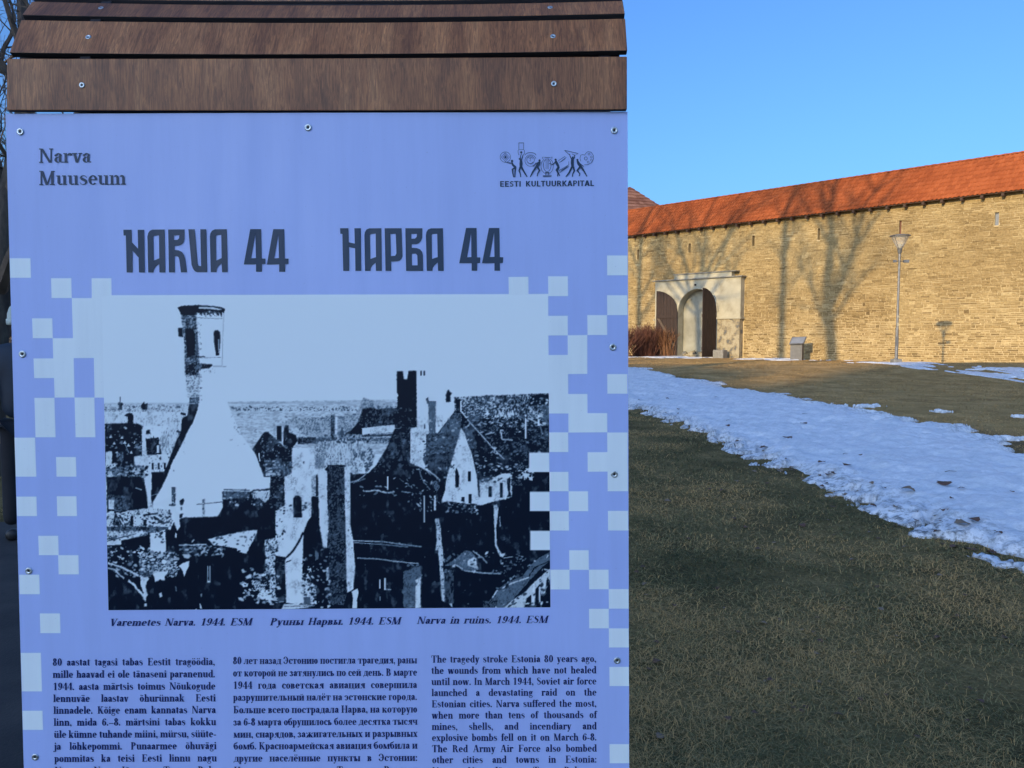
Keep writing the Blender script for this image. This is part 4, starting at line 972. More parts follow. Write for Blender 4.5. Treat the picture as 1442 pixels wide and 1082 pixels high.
# ------------------------------------------------------------------ lettering (own glyph shapes)
class Glyphs:
    def __init__(s, T=29, H=9, serif=True): s.T=T; s.H=H; s.serif=serif; s.cache={}
    # each primitive becomes a list of quads/polys in glyph units
    def V(s,x,y0,y1,b='',t='',w=None):
        T=w or s.T; out=[[(x,y0),(x+T,y0),(x+T,y1),(x,y1)]]
        if s.serif:
            for fl,y in ((b,y0),(t,y1-s.H)):
                x0=x-(11 if 'l' in fl else 0); x1=x+T+(11 if 'r' in fl else 0)
                if fl: out.append([(x0,y),(x1,y),(x1,y+s.H),(x0,y+s.H)])
        return out
    def h(s,x0,x1,y,w=None):
        H=w or s.H; return [[(x0,y-H/2),(x1,y-H/2),(x1,y+H/2),(x0,y+H/2)]]
    def k(s,x0,y0,x1,y1,w=None):
        w=w or s.T*1.08; return [[(x0-w/2,y0),(x0+w/2,y0),(x1+w/2,y1),(x1-w/2,y1)]]
    def n(s,x0,y0,x1,y1): return s.k(x0,y0,x1,y1,s.H*1.25)
    def O(s,cx,cy,rx,ry,a0=0,a1=360,t=None):
        T=(t or s.T)*1.04; H=s.H; N=max(6,int(abs(a1-a0)/18)); out=[]; P=[]
        for i in range(N+1):
            a=math.radians(a0+(a1-a0)*i/N); P.append(((cx+rx*math.cos(a),cy+ry*math.sin(a)),(cx+(rx-T)*math.cos(a),cy+(ry-H)*math.sin(a))))
        for i in range(N): out.append([P[i][0],P[i+1][0],P[i+1][1],P[i][1]])
        return [('strip',P)]
    def d(s,x,y,r): return [[(x+r*math.cos(i*math.pi/5),y+r*math.sin(i*math.pi/5)) for i in range(10)]]
    def R(s,pts,ws):
        P=[]
        for i,(x,y) in enumerate(pts):
            a=pts[max(i-1,0)]; b=pts[min(i+1,len(pts)-1)]; dx,dy=b[0]-a[0],b[1]-a[1]; L=math.hypot(dx,dy) or 1
            w=ws[i] if isinstance(ws,(list,tuple)) else ws
            P.append(((x-dy/L*w/2,y+dx/L*w/2),(x+dy/L*w/2,y-dx/L*w/2)))
        return [('strip',P)]
    def glyph(s,c):
        if c in s.cache: return s.cache[c]
        V,h,k,n,O,d,R_,T=s.V,s.h,s.k,s.n,s.O,s.d,s.R,s.T
        X=100; C=148; A2=152; Dn=-46
        nar=lambda x: V(x,0,68,'lr')+O(x-2,68,T+2,34,0,150)
        g=None
        if c in 'aа': g=(88,V(46,6,72)+O(44,70,31,31,0,165)+d(19,76,12)+O(40,30,34,31,75,285)+h(72,86,6))
        elif c in 'b': g=(98,V(10,0,A2,'','l')+O(50,50,42,51,-125,125))
        elif c in 'cс': g=(84,O(48,50,42,51,40,320)+d(74,77,12))
        elif c=='d': g=(102,V(62,0,A2,'r','l')+O(48,50,42,51,55,305))
        elif c in 'eе': g=(92,h(16,84,53)+O(47,50,42,51,5,318))
        elif c=='f': g=(60,V(16,0,122,'lr')+O(44,122,28,31,50,180)+d(64,134,11)+h(0,58,96))
        elif c=='g': g=(90,O(41,66,35,35)+d(80,92,9)+O(44,-16,38,28,t=12)+R_([(22,38),(16,26),(28,14),(60,10)],[8,12,16,14]))
        elif c=='h': g=(106,V(12,0,A2,'lr','l')+nar(64))
        elif c=='i': g=(54,V(13,0,X,'lr','l')+d(27,131,15))
        elif c=='j': g=(52,V(14,-14,X,'','l')+O(12,-16,31,29,-130,0)+d(28,131,15)+d(-4,-32,11))
        elif c=='k': g=(106,V(12,0,A2,'lr','l')+n(42,42,80,96)+k(54,56,84,0)+h(62,104,4)+h(60,100,96))
        elif c=='l': g=(54,V(13,0,A2,'lr','l'))
        elif c=='m': g=(160,V(12,0,X,'lr','l')+nar(65)+nar(118))
        elif c=='n': g=(108,V(12,0,X,'lr','l')+nar(66))
        elif c in 'oо': g=(94,O(47,50,42,51))
        elif c in 'pр': g=(98,V(10,Dn,X,'lr','l')+O(50,50,42,51,-125,125))
        elif c=='r': g=(82,V(12,0,X,'lr','l')+O(62,66,28,36,50,160)+d(73,84,13))
        elif c=='s': g=(80,R_([(70,76),(58,92),(40,97),(22,90),(16,76),(26,62),(44,53),(60,42),(66,26),(56,9),(38,3),(18,10),(8,26)],[6,7,8,14,22,27,28,27,22,13,8,7,6]))
        elif c=='t': g=(64,V(15,16,122)+O(44,24,29,25,180,300)+h(0,56,96))
        elif c=='u': g=(106,V(12,30,X,'','l')+V(66,0,X,'r','l')+O(43,32,31,33,180,320))
        elif c=='v': g=(92,k(22,X,46,0)+n(76,X,50,0)+h(0,46,96)+h(60,94,96))
        elif c=='w': g=(138,k(22,X,42,0)+n(68,X,46,0)+k(74,X,92,0)+n(122,X,98,0)+h(0,46,96)+h(106,140,96))
        elif c in 'xх': g=(94,k(22,X,70,0)+n(76,X,18,0)+h(0,42,96)+h(56,94,96)+h(0,38,4)+h(48,94,4))
        elif c in 'yу': g=(92,k(22,X,48,0)+n(78,X,36,-34)+h(0,46,96)+h(60,94,96)+d(24,-34,13))
        elif c=='z': g=(80,h(8,70,96)+k(56,92,22,8)+h(8,74,4))
        elif c=='в': g=(94,V(12,0,X,'l','l')+O(44,74,36,27,-90,90)+O(46,27,40,28,-90,90))
        elif c=='г': g=(80,V(12,0,X,'lr','l')+h(12,74,96)+n(72,92,74,66))
        elif c=='д': g=(106,V(64,6,X,'','r')+R_([(24,8),(34,40),(38,96)],[9,10,11])+h(0,106,6)+h(36,70,96)+V(2,-22,6,w=10)+V(94,-22,6,w=10))
        elif c=='ж': g=(154,V(62,0,X,'lr','lr')+n(62,50,24,90)+n(90,50,130,90)+k(52,52,26,0)+k(100,52,128,0)+d(18,86,12)+d(136,86,12)+h(4,46,4)+h(108,150,4))
        elif c=='з': g=(82,O(36,74,32,27,-90,140)+O(37,27,38,28,-150,90)+d(14,80,11)+d(12,20,11))
        elif c in 'ий': g=(114,V(12,0,X,'lr','lr')+V(72,0,X,'lr','lr')+n(40,14,73,86)+(R_([(38,134),(46,120),(58,116),(70,120),(78,134)],[16,9,8,9,16]) if c=='й' else []))
        elif c=='к': g=(106,V(12,0,X,'lr','lr')+n(42,46,78,92)+k(56,56,84,0)+h(62,104,4)+d(82,88,12))
        elif c=='л': g=(108,V(64,0,X,'lr','r')+R_([(14,8),(28,20),(34,60),(38,96)],[9,10,10,11])+h(34,66,96)+d(12,12,13))
        elif c=='м': g=(138,n(18,0,20,96)+k(24,X,60,4)+n(98,96,62,4)+V(96,0,X,'lr','r')+h(2,36,4)+h(4,28,96))
        elif c=='н': g=(114,V(12,0,X,'lr','lr')+V(72,0,X,'lr','lr')+h(41,72,52))
        elif c=='п': g=(114,V(12,0,X,'lr','l')+V(72,0,X,'lr','r')+h(30,80,96))
        elif c=='т': g=(104,V(38,0,X,'lr')+h(4,100,96)+n(6,92,4,66)+n(98,92,100,66))
        elif c=='ц': g=(118,V(12,0,X,'l','lr')+V(72,0,X,'','lr')+h(12,114,4)+V(105,-22,4,w=10))
        elif c=='ч': g=(108,V(68,0,X,'lr','lr')+V(12,66,X,'','lr')+O(44,66,32,30,180,320))
        elif c in 'шщ': g=(164,V(12,0,X,'l','lr')+V(66,0,X,'','lr')+V(120,0,X,'r','lr')+h(12,150,4)+(V(152,-22,4,w=10) if c=='щ' else []))
        elif c=='ь': g=(92,V(12,0,X,'l','lr')+O(44,29,40,30,-90,90))
        elif c=='ы': g=(132,V(12,0,X,'l','lr')+O(42,29,36,30,-90,90)+V(92,0,X,'lr','lr'))
        elif c=='ю': g=(140,V(12,0,X,'lr','lr')+h(41,60,52)+O(94,50,38,51))
        elif c=='я': g=(104,V(64,0,X,'r','r')+O(62,72,40,28,90,270)+n(58,46,26,4)+h(6,38,4))
        elif c=='э': g=(86,O(38,50,42,51,-140,140)+h(30,76,52)+d(12,78,12))
        elif c=='б': g=(96,O(48,47,42,48)+R_([(8,54),(10,90),(26,120),(56,130),(74,142),(76,154)],[26,22,20,22,14,6]))
        elif c=='ф': g=(130,V(52,Dn,A2,'lr','l')+O(42,50,36,51,60,300)+O(92,50,36,51,-120,120))
        elif c in 'äöü': b_=s.glyph({'ä':'a','ö':'o','ü':'u'}[c]); g=(b_[0],b_[1]+d(b_[0]*.30,130,12)+d(b_[0]*.68,130,12))
        elif c=='ё': b_=s.glyph('e'); g=(b_[0],b_[1]+d(28,130,12)+d(66,130,12))
        elif c=='õ': b_=s.glyph('o'); g=(b_[0],b_[1]+R_([(18,122),(30,134),(46,128),(60,120),(76,134)],[8,12,14,12,8]))
        elif c=='0': g=(98,O(49,73,42,76))
        elif c=='1': g=(98,V(36,0,C,'lr')+n(16,116,42,144))
        elif c=='2': g=(98,O(46,108,38,41,-20,175)+k(70,92,18,10,18)+h(8,88,8,16)+d(18,108,13))
        elif c=='3': g=(98,O(42,110,36,39,-90,150)+O(42,38,42,40,-150,90)+d(16,112,13)+d(14,34,13))
        elif c=='4': g=(98,n(62,C,8,44)+h(4,94,42)+V(50,0,C,'lr'))
        elif c=='6': g=(98,O(49,48,42,49)+R_([(20,56),(24,100),(44,134),(66,143),(80,132)],[26,22,14,9,8])+d(78,124,12))
        elif c=='8': g=(98,O(49,112,36,37)+O(49,39,42,41))
        elif c=='9': g=(98,O(49,100,42,49)+R_([(78,92),(74,48),(54,14),(32,5),(18,16)],[26,22,14,9,8])+d(20,24,12))
        elif c=='A': g=(132,n(58,C,20,4)+k(66,C,104,0)+h(34,94,50)+h(0,40,4)+h(80,130,4))
        elif c in 'EЕ': g=(118,V(18,0,C,'l','l')+h(40,104,144)+h(40,80,76)+h(40,106,4)+V(98,112,148,w=8)+V(102,0,38,w=8)+V(74,58,94,w=8))
        elif c=='F': g=(110,V(18,0,C,'lr','l')+h(40,104,144)+h(40,80,76)+V(98,112,148,w=8)+V(74,58,94,w=8))
        elif c=='I': g=(64,V(18,0,C,'lr','lr'))
        elif c=='J': g=(80,V(34,20,C,'','lr')+O(34,24,29,27,-160,0)+d(10,28,14))
        elif c in 'KК': g=(132,V(18,0,C,'lr','lr')+n(46,62,98,144)+k(64,84,104,0)+h(82,130,4)+h(78,122,144))
        elif c=='L': g=(112,V(18,0,C,'l','lr')+h(40,102,4)+V(96,0,44,w=8))
        elif c in 'MМ': g=(158,n(22,0,22,C)+k(28,C,74,0)+n(122,C,76,0)+V(112,0,C,'lr','r')+h(4,40,4)+h(4,30,144))
        elif c=='N': g=(140,n(24,0,24,C)+k(28,C,108,0)+n(116,0,116,C)+h(4,44,4)+h(4,30,144)+h(98,136,144))
        elif c in 'PР': g=(116,V(18,0,C,'lr','l')+O(52,108,52,40,-90,90)+h(30,56,72))
        elif c=='R': g=(132,V(18,0,C,'lr','l')+O(50,110,50,38,-90,90)+k(76,74,104,4)+h(92,130,4))
        elif c=='S': g=(98,R_([(82,114),(72,136),(50,144),(28,136),(20,116),(30,96),(52,80),(72,66),(82,42),(72,14),(48,4),(24,12),(12,38)],[7,7,9,16,24,28,30,28,24,15,9,7,7]))
        elif c in 'TТ': g=(120,V(46,0,C,'lr')+h(6,114,144)+n(8,140,6,106)+n(112,140,114,106))
        elif c in 'VY': g=(126,(k(28,C,66,0)+n(108,C,70,0) if c=='V' else k(28,C,62,64)+n(106,C,70,66)+V(50,0,66,'lr'))+h(2,54,144)+h(86,128,144))
        elif c=='U': g=(132,V(18,46,C,'','lr')+n(112,46,112,C)+O(66,46,49,48,180,360)+h(96,132,144))
        elif c=='Н': g=(140,V(18,0,C,'lr','lr')+V(94,0,C,'lr','lr')+h(47,94,76))
        elif c=='В': g=(122,V(18,0,C,'l','l')+O(50,110,46,38,-90,90)+O(52,38,56,40,-90,90))
        elif c=='Б': g=(118,V(18,0,C,'l','l')+h(40,102,144)+V(96,112,148,w=8)+O(50,42,56,44,-90,90)+h(40,52,82))
        elif c=='Э': g=(116,O(50,74,56,76,-140,140)+h(40,102,76)+d(18,112,14)+d(18,36,14))
        elif c=='Я': g=(126,V(80,0,C,'r','r')+O(78,108,56,40,90,270)+n(72,72,28,4)+h(4,44,4))
        elif c=='.': g=(44,d(20,13,15))
        elif c==',': g=(44,d(20,13,15)+R_([(32,12),(28,-14),(14,-30)],[10,8,4]))
        elif c==':': g=(48,d(22,13,15)+d(22,82,15))
        elif c=='-': g=(62,h(8,54,44,16))
        elif c=='–': g=(98,h(2,96,44,12))
        else: g=(60,[])
        s.cache[c]=g; return g
G_SER = Glyphs(); G_LOGO = Glyphs(T=24,H=11); 
def prims_poly(p):
    return p
def add_text(mb, words, x0, x1, y0, y1, xh, G, slant=0.0, z0=.0008, justify=True, hscale=1.0, tight=None):
    """one line from (x0,y0) to (x1,y1) in photo pixels; xh = x-height in pixels"""
    sc = xh/100.0; ws=[]; 
    for w in words: ws.append(sum(G.glyph(c)[0] for c in w)*sc*hscale)
    tot = sum(ws); L = x1-x0; n = len(words)
    if n == 1: hs = hscale*(L/tot if justify else 1); sp = 0
    else:
        sp = (L-tot)/(n-1); mn = 42*sc; hs = hscale
        if sp < mn: k_ = (L-mn*(n-1))/tot; hs = hscale*k_; ws=[w*k_ for w in ws]; sp = mn
        if tight is not None and sp > tight: k_ = (L-tight*(n-1))/tot; hs=hscale*k_; ws=[w*k_ for w in ws]; sp=tight
    x = x0; sl = (y1-y0)/(x1-x0)
    for w in words:
        for c in w:
            adv, pr = G.glyph(c)
            for i,p in enumerate(pr):
                z = z0+.00003*i
                def q(pt):
                    gx_, gy_ = pt; px = x+(gx_*hs+gy_*slant)*sc if True else 0; py = y0+(px-x0)*sl-gy_*sc
                    return (*b_uv(px,py), z)
                if isinstance(p, tuple):
                    P=p[1]; vs=[]; fs=[]
                    for a,b_ in P: vs += [q(a),q(b_)]
                    for j in range(len(P)-1): fs.append((2*j,2*j+1,2*j+3,2*j+2))
                    v0,v1,v2 = (Vector(vs[t]) for t in fs[len(fs)//2][:3])
                    if (v1-v0).cross(v2-v0).z < 0: fs=[tuple(reversed(f)) for f in fs]
                    mb.add(vs,fs)
                else:
                    vs=[q(t) for t in p]; f=tuple(range(len(vs)))
                    v0,v1,v2=(Vector(t) for t in vs[:3])
                    if (v1-v0).cross(v2-v0).z < 0: f=tuple(reversed(f))
                    mb.add(vs,[f])
            x += adv*sc*hs
        x += sp
# body columns
est = ["80 aastat tagasi tabas Eestit tragöödia,","mille haavad ei ole tänaseni paranenud.","1944. aasta märtsis toimus Nõukogude","lennuväe laastav õhurünnak Eesti","linnadele. Kõige enam kannatas Narva","linn, mida 6.–8. märtsini tabas kokku","üle kümne tuhande miini, mürsu, süüte-","ja lõhkepommi. Punaarmee õhuvägi","pommitas ka teisi Eesti linnu nagu","Narva, Narva-Jõesuu, Tapa, Rak-"]
yst = [937.4,954.6,971.8,988.6,1005.2,1022,1039,1055.8,1073,1090]
b = MB()
for i,(t,y) in enumerate(zip(est,yst)): add_text(b, t.split(), 74.2+.33*i, 303.2+.3*i, y, y-.9, 7.0, G_SER)
b.build('estonian_text', M['ink'], board)
rus = ["80 лет назад Эстонию постигла трагедия, раны","от которой не затянулись по сей день. В марте","1944 года советская авиация совершила","разрушительный налёт на эстонские города.","Больше всего пострадала Нарва, на которую","за 6-8 марта обрушилось более десятка тысяч","мин, снарядов, зажигательных и разрывных","бомб. Красноармейская авиация бомбила и","другие населённые пункты в Эстонии:","Нарву, Йыхви, Тапа, Раквере"]
yst = [934.9,952.2,969.6,986.5,1004,1021.2,1038.3,1055,1072.2,1089.5]
b = MB()
for i,(t,y) in enumerate(zip(rus,yst)): add_text(b, t.replace('Й','И').split(), 328+.16*i, 587.4+.12*i, y+.4, y-.8, 7.0, G_SER)
b.build('russian_text', M['ink'], board)
eng = ["The tragedy stroke Estonia 80 years ago,","the wounds from which have not healed","until now. In March 1944, Soviet air force","launched a devastating raid on the","Estonian cities. Narva suffered the most,","when more than tens of thousands of","mines, shells, and incendiary and","explosive bombs fell on it on March 6-8.","The Red Army Air Force also bombed","other cities and towns in Estonia:","Narva, Narva-Jõesuu, Tapa, Rakvere"]
yst = [932.8,948.7,964.4,980,995.8,1011.7,1027.6,1043.2,1058.9,1074.4,1090]
b = MB()
for i,(t,y) in enumerate(zip(eng,yst)): add_text(b, t.split(), 607.2+.13*i, 839.8+.08*i, y+.3, y-.6, 6.8, G_SER)
b.build('english_text', M['ink'], board)
b = MB()
add_text(b, "Varemetes Narva. 1944. ESM".split(), 153.5, 354.5, 881.6, 880.6, 6.9, G_SER, slant=.28, tight=6); b.build('caption_text', M['ink'], board); b = MB()
add_text(b, "Руuны Нарвы. 1944. ESM".split(), 379.5, 564, 880.6, 879.2, 6.9, G_SER, slant=.28, tight=6); b.build('caption_text', M['ink'], board); b = MB()
add_text(b, "Narva in ruins. 1944. ESM".split(), 586.5, 771, 878.6, 877.2, 6.9, G_SER, slant=.28, tight=6)
b.build('caption_text', M['ink'], board)
b = MB()
add_text(b, ["Narva"], 54.8, 129.2, 229.6, 229.3, 13.4, G_LOGO); add_text(b, ["Muuseum"], 55.2, 178.8, 261, 260.4, 13.4, G_LOGO)
b.build('museum_lettering', M['navy'], board)
# headline
def zs(ox, oy, s, pts): return [(ox+x/s, oy+y/s) for x,y in pts]
HL = [
 [[(78,77),(142,77),(145,175),(193,225),(190,77),(240,77),(245,410),(200,410),(197,295),(150,240),(150,410),(104,410),(97,122),(80,122)]],
 [[(400,75),(405,410),(360,410),(358,345),(330,365),(318,385),(313,410),(272,410),(266,130),(272,103),(284,85),(304,76)],[(312,135),(318,123),(356,120),(358,300),(315,318)]],
 [[(428,75),(556,74),(555,150),(547,178),(530,195),(505,202),(478,203),(478,235),(510,238),(535,250),(552,275),(562,310),(575,408),(527,410),(515,310),(508,290),(495,283),(478,282),(480,410),(434,410)],[(472,120),(515,120),(512,145),(500,156),(474,157)]],
 [[(585,73),(635,73),(658,340),(665,358),(685,361),(678,73),(725,73),(732,408),(655,408),(635,400),(622,382),(610,350)]],
 [[(885,73),(892,408),(848,408),(845,340),(820,360),(808,380),(805,408),(760,408),(753,130),(757,105),(770,84),(792,74)],[(800,130),(805,120),(842,117),(845,298),(803,318)]],
 [[(1068,72),(1153,72),(1158,302),(1187,302),(1187,343),(1160,346),(1160,405),(1113,405),(1113,347),(1018,348)],[(1108,110),(1113,298),(1075,300)]],
 [[(1248,72),(1333,72),(1338,302),(1367,302),(1366,343),(1340,346),(1341,405),(1294,405),(1294,347),(1198,348)],[(1288,110),(1292,298),(1256,300)]]]
HR = [
 [[(50,65),(115,65),(118,175),(165,185),(162,65),(212,65),(215,398),(170,398),(167,222),(120,212),(122,398),(75,398),(68,110),(52,108)]],
 [[(372,65),(376,398),(330,398),(328,335),(303,355),(291,375),(288,398),(245,398),(240,120),(244,95),(256,75),(278,66)],[(283,120),(290,110),(328,108),(330,290),(287,305)]],
 [[(398,65),(530,65),(537,285),(529,305),(515,318),(495,323),(448,325),(450,398),(405,398)],[(443,108),(485,108),(490,262),(480,280),(446,283)]],
 [[(560,65),(693,65),(691,140),(682,165),(665,182),(645,189),(610,190),(610,217),(650,220),(675,230),(691,250),(697,275),(698,398),(565,398)],[(605,108),(650,108),(648,132),(635,146),(607,147)],[(610,262),(640,262),(653,275),(655,355),(612,355)]],
 [[(853,65),(859,398),(815,398),(812,333),(787,354),(774,374),(771,398),(727,398),(720,120),(724,95),(737,75),(760,66)],[(765,120),(772,110),(808,108),(812,290),(768,305)]],
 [[(1033,63),(1115,63),(1118,292),(1145,293),(1143,335),(1119,338),(1120,397),(1077,397),(1077,338),(980,338)],[(1073,100),(1075,290),(1042,292)]],
 [[(1212,63),(1293,63),(1297,291),(1324,292),(1321,335),(1297,338),(1299,397),(1255,397),(1255,338),(1158,338)],[(1252,100),(1255,288),(1218,290)]]]
b = MB()
for g in HL: poly_mb(b, [zs(160,310,5.546,lp) for lp in g], .0008)
b.build('headline_lettering', M['navy'], board); b = MB()
for g in HR: poly_mb(b, [zs(470,310,5.546,lp) for lp in g], .0008)
b.build('headline_lettering', M['navy'], board)
# sponsor emblem: small working figures carrying emblems, over its name
b = MB(); zc = [0]
def ln(pts, w, ox=690, oy=190, s=9.01):
    zc[0] += 1; z = .0007+.00002*(zc[0]%40); P=[]
    for i,(x,y) in enumerate(pts):
        a=pts[max(i-1,0)]; c=pts[min(i+1,len(pts)-1)]; dx,dy=c[0]-a[0],c[1]-a[1]; L=math.hypot(dx,dy) or 1
        ww = w[i] if isinstance(w,(list,tuple)) else w
        P.append((x-dy/L*ww/2,y+dx/L*ww/2)); P.append((x+dy/L*ww/2,y-dx/L*ww/2))
    vs=[(*b_uv(ox+x/s,oy+y/s),z) for x,y in P]; fs=[(2*j,2*j+2,2*j+3,2*j+1) for j in range(len(pts)-1)]
    v0,v1,v2=(Vector(vs[t]) for t in fs[0][:3])
    if (v1-v0).cross(v2-v0).z < 0: fs=[tuple(reversed(f)) for f in fs]
    b.add(vs,fs)
def circ(cx,cy,r,w=4,a0=0,a1=360,ry=None,n=24): ln([(cx+r*math.cos(math.radians(a0+(a1-a0)*i/n)), cy+(ry or r)*math.sin(math.radians(a0+(a1-a0)*i/n))) for i in range(n+1)], w)
def disc(cx,cy,r): ln([(cx-r,cy),(cx-r*.5,cy),(cx,cy),(cx+r*.5,cy),(cx+r,cy)],[r*.4,r*1.7,r*2,r*1.7,r*.4])
circ(195,285,66,5); ln([(195,232),(248,285),(195,338),(142,285),(195,232)],5); ln([(195,255),(225,285),(195,315),(165,285),(195,255)],5); disc(195,285,13)
disc(280,335,16); ln([(278,350),(290,385),(320,410),(318,425)],[16,26,30,24]); ln([(272,362),(230,356),(190,345)],[12,9,7]); ln([(320,420),(285,440),(290,490),(300,540)],[24,22,16,12]); ln([(325,415),(318,470),(315,540)],[22,16,12])
ln([(362,105),(430,105)],6); ln([(366,105),(366,190),(355,205),(358,240),(370,262)],5); ln([(428,105),(426,190),(438,205),(436,245),(424,258)],5); ln([(370,190),(426,190)],4); disc(396,225,14); ln([(396,240),(394,262)],8)
disc(378,310,14); ln([(392,318),(394,370),(392,420)],[26,40,34]); ln([(398,325),(412,285),(420,255)],[14,11,8]); ln([(384,325),(386,290),(390,262)],[14,11,8]); ln([(384,415),(370,460),(385,500),(390,540)],[24,20,14,12]); ln([(400,415),(430,470),(472,538)],[26,20,12])
circ(515,330,72,5,20,340); circ(515,262,68,6,180,360,34); circ(515,320,48,5); ln([(480,290),(505,300),(520,290),(545,300)],6); ln([(480,355),(515,372),(548,350)],7); ln([(515,300),(505,335),(522,335)],5)
disc(628,328,14); ln([(632,340),(612,380),(590,412)],[24,40,34]); ln([(620,350),(580,370),(545,405)],[14,11,8]); ln([(590,405),(545,470),(510,538)],[26,20,12]); ln([(600,405),(628,455),(605,495),(598,530)],[26,22,14,12])
circ(725,400,78,5,-62,242,100); circ(725,390,48,5,-75,255,80); ln([(668,310),(664,285),(684,290)],5); ln([(784,310),(788,285),(768,290)],5); ln([(690,290),(762,290)],6); 
for x in (710,725,740): ln([(x,295),(x,440)],3.5)
ln([(700,480),(750,480)],10); ln([(712,480),(706,512)],7); ln([(740,480),(746,512)],7); ln([(670,522),(782,522)],9); ln([(672,534),(780,534)],5)
disc(832,318,14); ln([(832,332),(850,370),(870,410)],[24,34,28]); ln([(828,350),(795,380),(750,365)],[14,10,7]); ln([(872,405),(840,450),(862,490),(856,530)],[26,20,14,12]); ln([(875,410),(856,460),(884,525)],[22,16,12])
ln([(870,330),(950,275),(968,290),(880,355),(870,330)],5); ln([(880,455),(995,385),(1000,405),(885,480),(880,455)],6); ln([(900,345),(955,305)],4); ln([(998,340),(1000,390)],4); ln([(905,458),(985,402)],8)
ln([(945,200),(1120,240),(1060,275)],6); ln([(945,200),(1005,255)],6); ln([(1040,245),(1080,262)],5)
disc(1050,290,13); ln([(1046,300),(1044,360),(1048,415)],[36,40,32]); ln([(1032,305),(1016,275),(1008,245)],[14,11,8]); ln([(1060,305),(1075,290),(1068,262)],[14,11,8]); ln([(1040,410),(1005,480),(962,535)],[26,20,12]); ln([(1056,410),(1070,460),(1048,500),(1046,535)],[24,20,14,12])
disc(1108,322,14); ln([(1108,335),(1125,370),(1150,408)],[26,38,32]); ln([(1120,350),(1160,385),(1190,405)],[14,10,7]); ln([(1150,400),(1105,455),(1140,500),(1130,528)],[26,22,14,12]); ln([(1155,405),(1190,460),(1230,532)],[26,20,12])
ln([(1150,340),(1140,300),(1150,262),(1175,252),(1200,262),(1215,235),(1245,215),(1285,225),(1310,265),(1312,310),(1290,355),(1245,380),(1195,385)],5); circ(1215,303,20,5); circ(1255,250,12,4); circ(1285,285,12,4); circ(1285,325,12,4); circ(1245,350,12,4)
b.build('sponsor_emblem', M['navy'], board)
# sans caption under the emblem
class Sans(Glyphs):
    def glyph(s,c):
        V=lambda x,y0=0,y1=100:[[(x,y0),(x+19,y0),(x+19,y1),(x,y1)]]; h=lambda x0,x1,y:[[(x0,y-8),(x1,y-8),(x1,y+8),(x0,y+8)]]
        k=lambda a,b_,c_,d_:[[(a-11,b_),(a+11,b_),(c_+11,d_),(c_-11,d_)]]
        D={'E':(70,V(8)+h(27,64,92)+h(27,58,50)+h(27,64,8)),'S':(70,s.R([(60,84),(34,92),(16,76),(22,58),(46,46),(56,28),(40,8),(10,14)],16)),'T':(68,V(24)+h(2,66,92)),
           'I':(34,V(8)),'K':(78,V(8)+k(24,42,62,100)+k(34,52,66,0)),'U':(80,V(8,26,100)+V(54,26,100)+s.R([(17.5,30),(24,12),(40,7),(56,12),(63.5,30)],17)),'L':(64,V(8)+h(27,60,8)),
           'R':(76,V(8)+s.R([(27,92),(48,90),(56,74),(48,56),(27,52)],16)+k(42,48,64,0)),'A':(78,k(38,100,12,0)+k(40,100,66,0)+h(22,58,32)),'P':(70,V(8)+s.R([(27,92),(50,90),(58,72),(50,52),(27,48)],16))}
        return D.get(c,(40,[]))
b = MB(); GS = Sans()
add_text(b, ["EESTI","KULTUURKAPITAL"], 703.5, 836.8, 263.4, 262.3, 7.9, GS, tight=6)
b.build('sponsor_lettering', M['navy'], board)
# ------------------------------------------------------------------ street lamp
LY = 32.0; lp_g = Vector(((1262-721)/FPX*LY, LY, float(gz((1262-721)/FPX*LY, LY))))
lamp = empty('street_lamp', tuple(lp_g)); tag(lamp, 'tall galvanised park lamp with a funnel shaped head standing before the wall', 'street lamp')
top = px_at(1266,331,LY).z-lp_g.z; fb = px_at(1266,352,LY).z-lp_g.z; rW = 13.3/FPX*LY; hole_z = fb
b = MB(); b.box(-.17,.17,-.17,.17,-.15,.17); o = b.build('footing', M['concrete'], lamp); bv=o.modifiers.new('bevel','BEVEL'); bv.width=.02
b = MB(); b.lathe([(.0,.17),(.085,.17),(.085,.2),(.062,.22),(.06,1.4),(.058,1.42),(.048,1.5),(.042,fb-.25),(.04,fb-.02),(.0,fb-.02)],16); b.build('pole', M['steel'], lamp, smooth=False)
b = MB(); b.lathe([(.045,fb-.16),(.07,fb-.14),(.085,fb-.02),(.10,fb+.06),(.0,fb+.08)],16); b.build('collar', M['steel_grey'], lamp)
M['glass'] = None
m, n, l, bs = new_mat('dusty clear acrylic'); bs.inputs['Base Color'].default_value=(.8,.8,.76,1); bs.inputs['Roughness'].default_value=.25; bs.inputs['Alpha'].default_value=.22; bs.inputs['IOR'].default_value=1.4; M['glass']=m
b = MB(); b.lathe([(.10,fb+.05),(rW-.02,top-.05)],24); b.build('glass_funnel', M['glass'], lamp, smooth=True)
b = MB(); b.lathe([(.0,top+.02),(rW*.5,top+.015),(rW,top-.02),(rW+.01,top-.05),(rW-.03,top-.055),(.0,top-.03)],28); b.build('cap', M['steel_grey'], lamp)
for k in range(4):
    a=k*math.pi/2+.5; b=MB(); b.tube([(.08*math.cos(a),.08*math.sin(a),fb+.03),((rW-.01)*math.cos(a),(rW-.01)*math.sin(a),top-.05)],[.012,.012],5); b.build('strut', M['steel_grey'], lamp)
b = MB(); b.lathe([(.0,fb+.08),(.05,fb+.09),(.055,fb+.22),(.0,fb+.25)],12); b.build('lamp_bulb', M['plaster'], lamp)
az = px_at(1262,368,LY).z-lp_g.z
b = MB(); b.tube([(-.18,0,az),(.30,0,az)],[.018,.018],6); b.build('cross_arm', M['steel_grey'], lamp)
